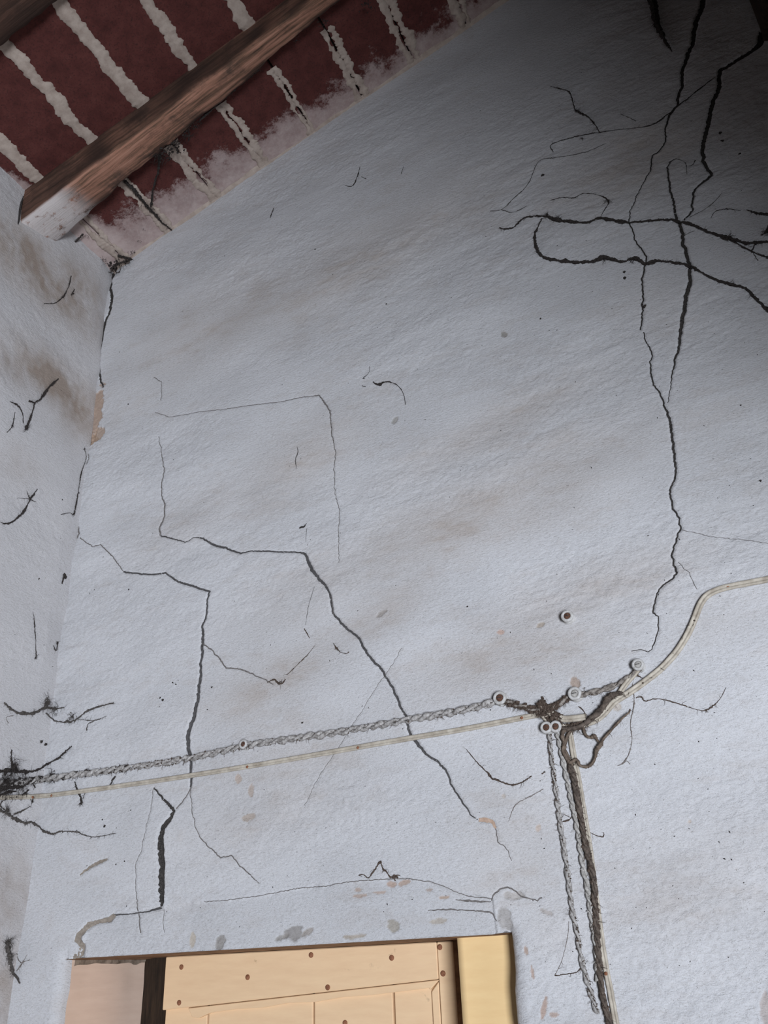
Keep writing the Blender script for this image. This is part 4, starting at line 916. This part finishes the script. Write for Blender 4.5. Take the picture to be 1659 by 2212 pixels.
cobweb('short cobweb hairs sticking out from the hanging cords', [[(1215,1775,2),(1228,1772,2.4),(1236,1764,1.4)], [(1216,1758,1),(1228,1764,1.6),(1236,1768,1.4)], [(1268,1795,2),(1285,1803,2),(1302,1807,3),(1304,1798,1.2)], [(1244,1820,2),(1250,1826,1.6),(1258,1835,1.4)], [(1200,2108,2.4),(1225,2104,2),(1245,2100,2),(1256,2090,2)], [(1198,2108,1.4),(1215,2070,1),(1226,2020,1),(1228,1990,1)], [(1182,1565,5),(1183,1572,4),(1184,1580,2)], [(1173,1507,5),(1178,1518,4),(1186,1530,4)], [(1252,1528,2),(1262,1536,2),(1268,1548,3)]], mat=M_DUST, seed=28, fz=.5)
# cobwebs hanging under the tiles (built on the sloping ceiling)
def roof_web(label, strands, blobs, seed, hh=.01):
    rng = random.Random(seed); f = strands[0][0]
    e = empty('cobweb', tuple(hit(f[0], f[1], A0 - NR * hh, NR)), label=label, category='cobweb', group='dusty cobwebs on the walls and ceiling')
    for pts in strands:
        mb = MB(); C = [hit(p[0], p[1], A0 - NR * (p[3] if len(p) > 3 else hh), NR) for p in pts]
        R = [p[2] * PX * .5 for p in pts]; P2 = resample(C, .004); R2 = np.interp(np.linspace(0, 1, len(P2)), np.linspace(0, 1, len(R)), R)
        P2 = [p + np.array([rng.gauss(0, .0008), rng.gauss(0, .0008), 0]) for p in P2]
        mb.tube(P2, [r * rng.uniform(.6, 1.3) for r in R2], 5, .3); fuzz(mb, P2, float(np.mean(R2)), int(len(P2) * .8), rng, (.006, .02), (.0002, .0005))
        child_of_empty(mb.build('thread', M_WEB, smooth=False), e)
    for (px, py, r_px, nn, *hq) in blobs:
        mb = MB(); c = hit(px, py, A0 - NR * (hq[0] if hq else hh), NR); r = r_px * PX * 1.3
        for _ in range(nn):
            p = c + np.array([rng.gauss(0, .45), rng.gauss(0, .45), rng.gauss(0, .25) - .1]) * r
            if rng.random() < .45: mb.blob(p, r * rng.uniform(.05, .15), .5, .8)
            else: fuzz(mb, [p], .0005, 1, rng, (r * .5, r * 1.3), (.0003, .0008))
        child_of_empty(mb.build('clot', M_WEB, smooth=False, kind='stuff'), e)
    return e
roof_web('sooty cobweb clump under the rafter with a strand down to the wall', [[(318,322,5,.08),(345,335,8,.05),(342,370,5,.03),(330,410,5,.02),(326,445,6,.012)], [(262,385,8,.03),(290,410,10,.02),(320,448,9,.015),(350,480,6,.01),(374,500,4,.005)], [(318,322,5,.08),(300,312,3,.085)]], [(335,330,18,60,.07),(352,328,22,80,.06),(375,308,20,70,.06),(400,288,16,50,.06),(420,272,12,30,.06),(326,452,9,18),(305,445,5,8)], 1)
roof_web('dark cobweb lumps along the far side of the rafter', [[(430,262,6,.05),(470,225,6,.05),(520,182,5,.05),(560,150,5,.05)], [(180,505,5,.02),(160,525,6,.02),(145,540,5,.02)]], [(430,265,8,16,.05),(500,200,7,14,.05),(560,150,8,16,.05),(640,85,9,18,.06),(700,50,12,26,.06),(790,10,14,30,.05)], 2)
roof_web('dirty cobweb in the corner where tiles and both walls meet', [[(128,545,4),(126,560,4),(140,572,3)], [(255,552,6),(285,560,6),(245,572,4)], [(195,560,2),(225,585,3),(243,590,2)]], [(150,535,18,60),(250,575,20,70),(275,565,12,30),(285,545,8,14),(225,560,9,16),(190,510,6,8),(300,520,6,8),(310,495,5,6)], 3, .012)

mb = MB(); mb.tube(path([(49,424),(44,440),(40,456),(37,478),(36,486)], .0005, 1), [.001, .0035, .004, .003, .001], 6, .2); mb.build('crack', M_CRACK, wall_left, label='dark gap where the rafter end meets the wall')
# ------------------------------------------------------------------ specks of dirt and grit stuck to the plaster: nobody could count them
rng = random.Random(3); mb = MB()
SPOT = [(274,871,3),(170,1065,2),(132,1080,2.4),(83,1251,3),(278,1273,3),(1392,662,7),(1388,658,4),(682,540,3),(1010,1311,2.6),(834,655,3),(1168,690,3),(1555,285,5),(1560,302,6),(1598,330,4),(1349,590,4),(1350,602,5),(1173,380,5),(1040,744,1.5),(1643,1038,3),(1400,1157,2),(655,1562,3),(1063,1536,1.5),(90,1602,7),(98,1608,7),(225,1785,4),(220,1770,2),(1600,875,2),(250,1867,2),(268,1860,2),(282,1750,2),(458,1485,3),(373,1475,3),(380,1478,3),(352,1512,4),(346,1508,3)]
for (px, py, r) in SPOT: p = surf(px, py, .0006); mb.blob(p, r * PX * .75, .5, .6)
for _ in range(1100):
    px = rng.uniform(0, 1659); py = rng.uniform(60, 2100); q = on_wall(px, py)
    if q[2] > z_roof(q[0]) - .03 or (q[2] < ZT + .02 and XL - .03 < q[0] < XR + .05) or q[0] > .42: continue
    c = surf(px, py, .0002); r = (.0004 + .0009 * rng.random() ** 3)
    a = rng.uniform(0, 6.28); l = rng.uniform(1, 2.6)
    d = np.array([math.cos(a) * l * r, -r * .5, math.sin(a) * l * r]); e2 = np.array([-math.sin(a) * r, 0, math.cos(a) * r])
    mb.add([c - d * [1, 0, 1] , c + e2, c + d * [1, 0, 1], c - e2, c + np.array([0, -r, 0])], [(0, 1, 4), (1, 2, 4), (2, 3, 4), (3, 0, 4)])
mb.build('dirt_specks', M_WEB, smooth=False, kind='stuff', label='tiny dark specks of dirt scattered over the white plaster', category='dirt')
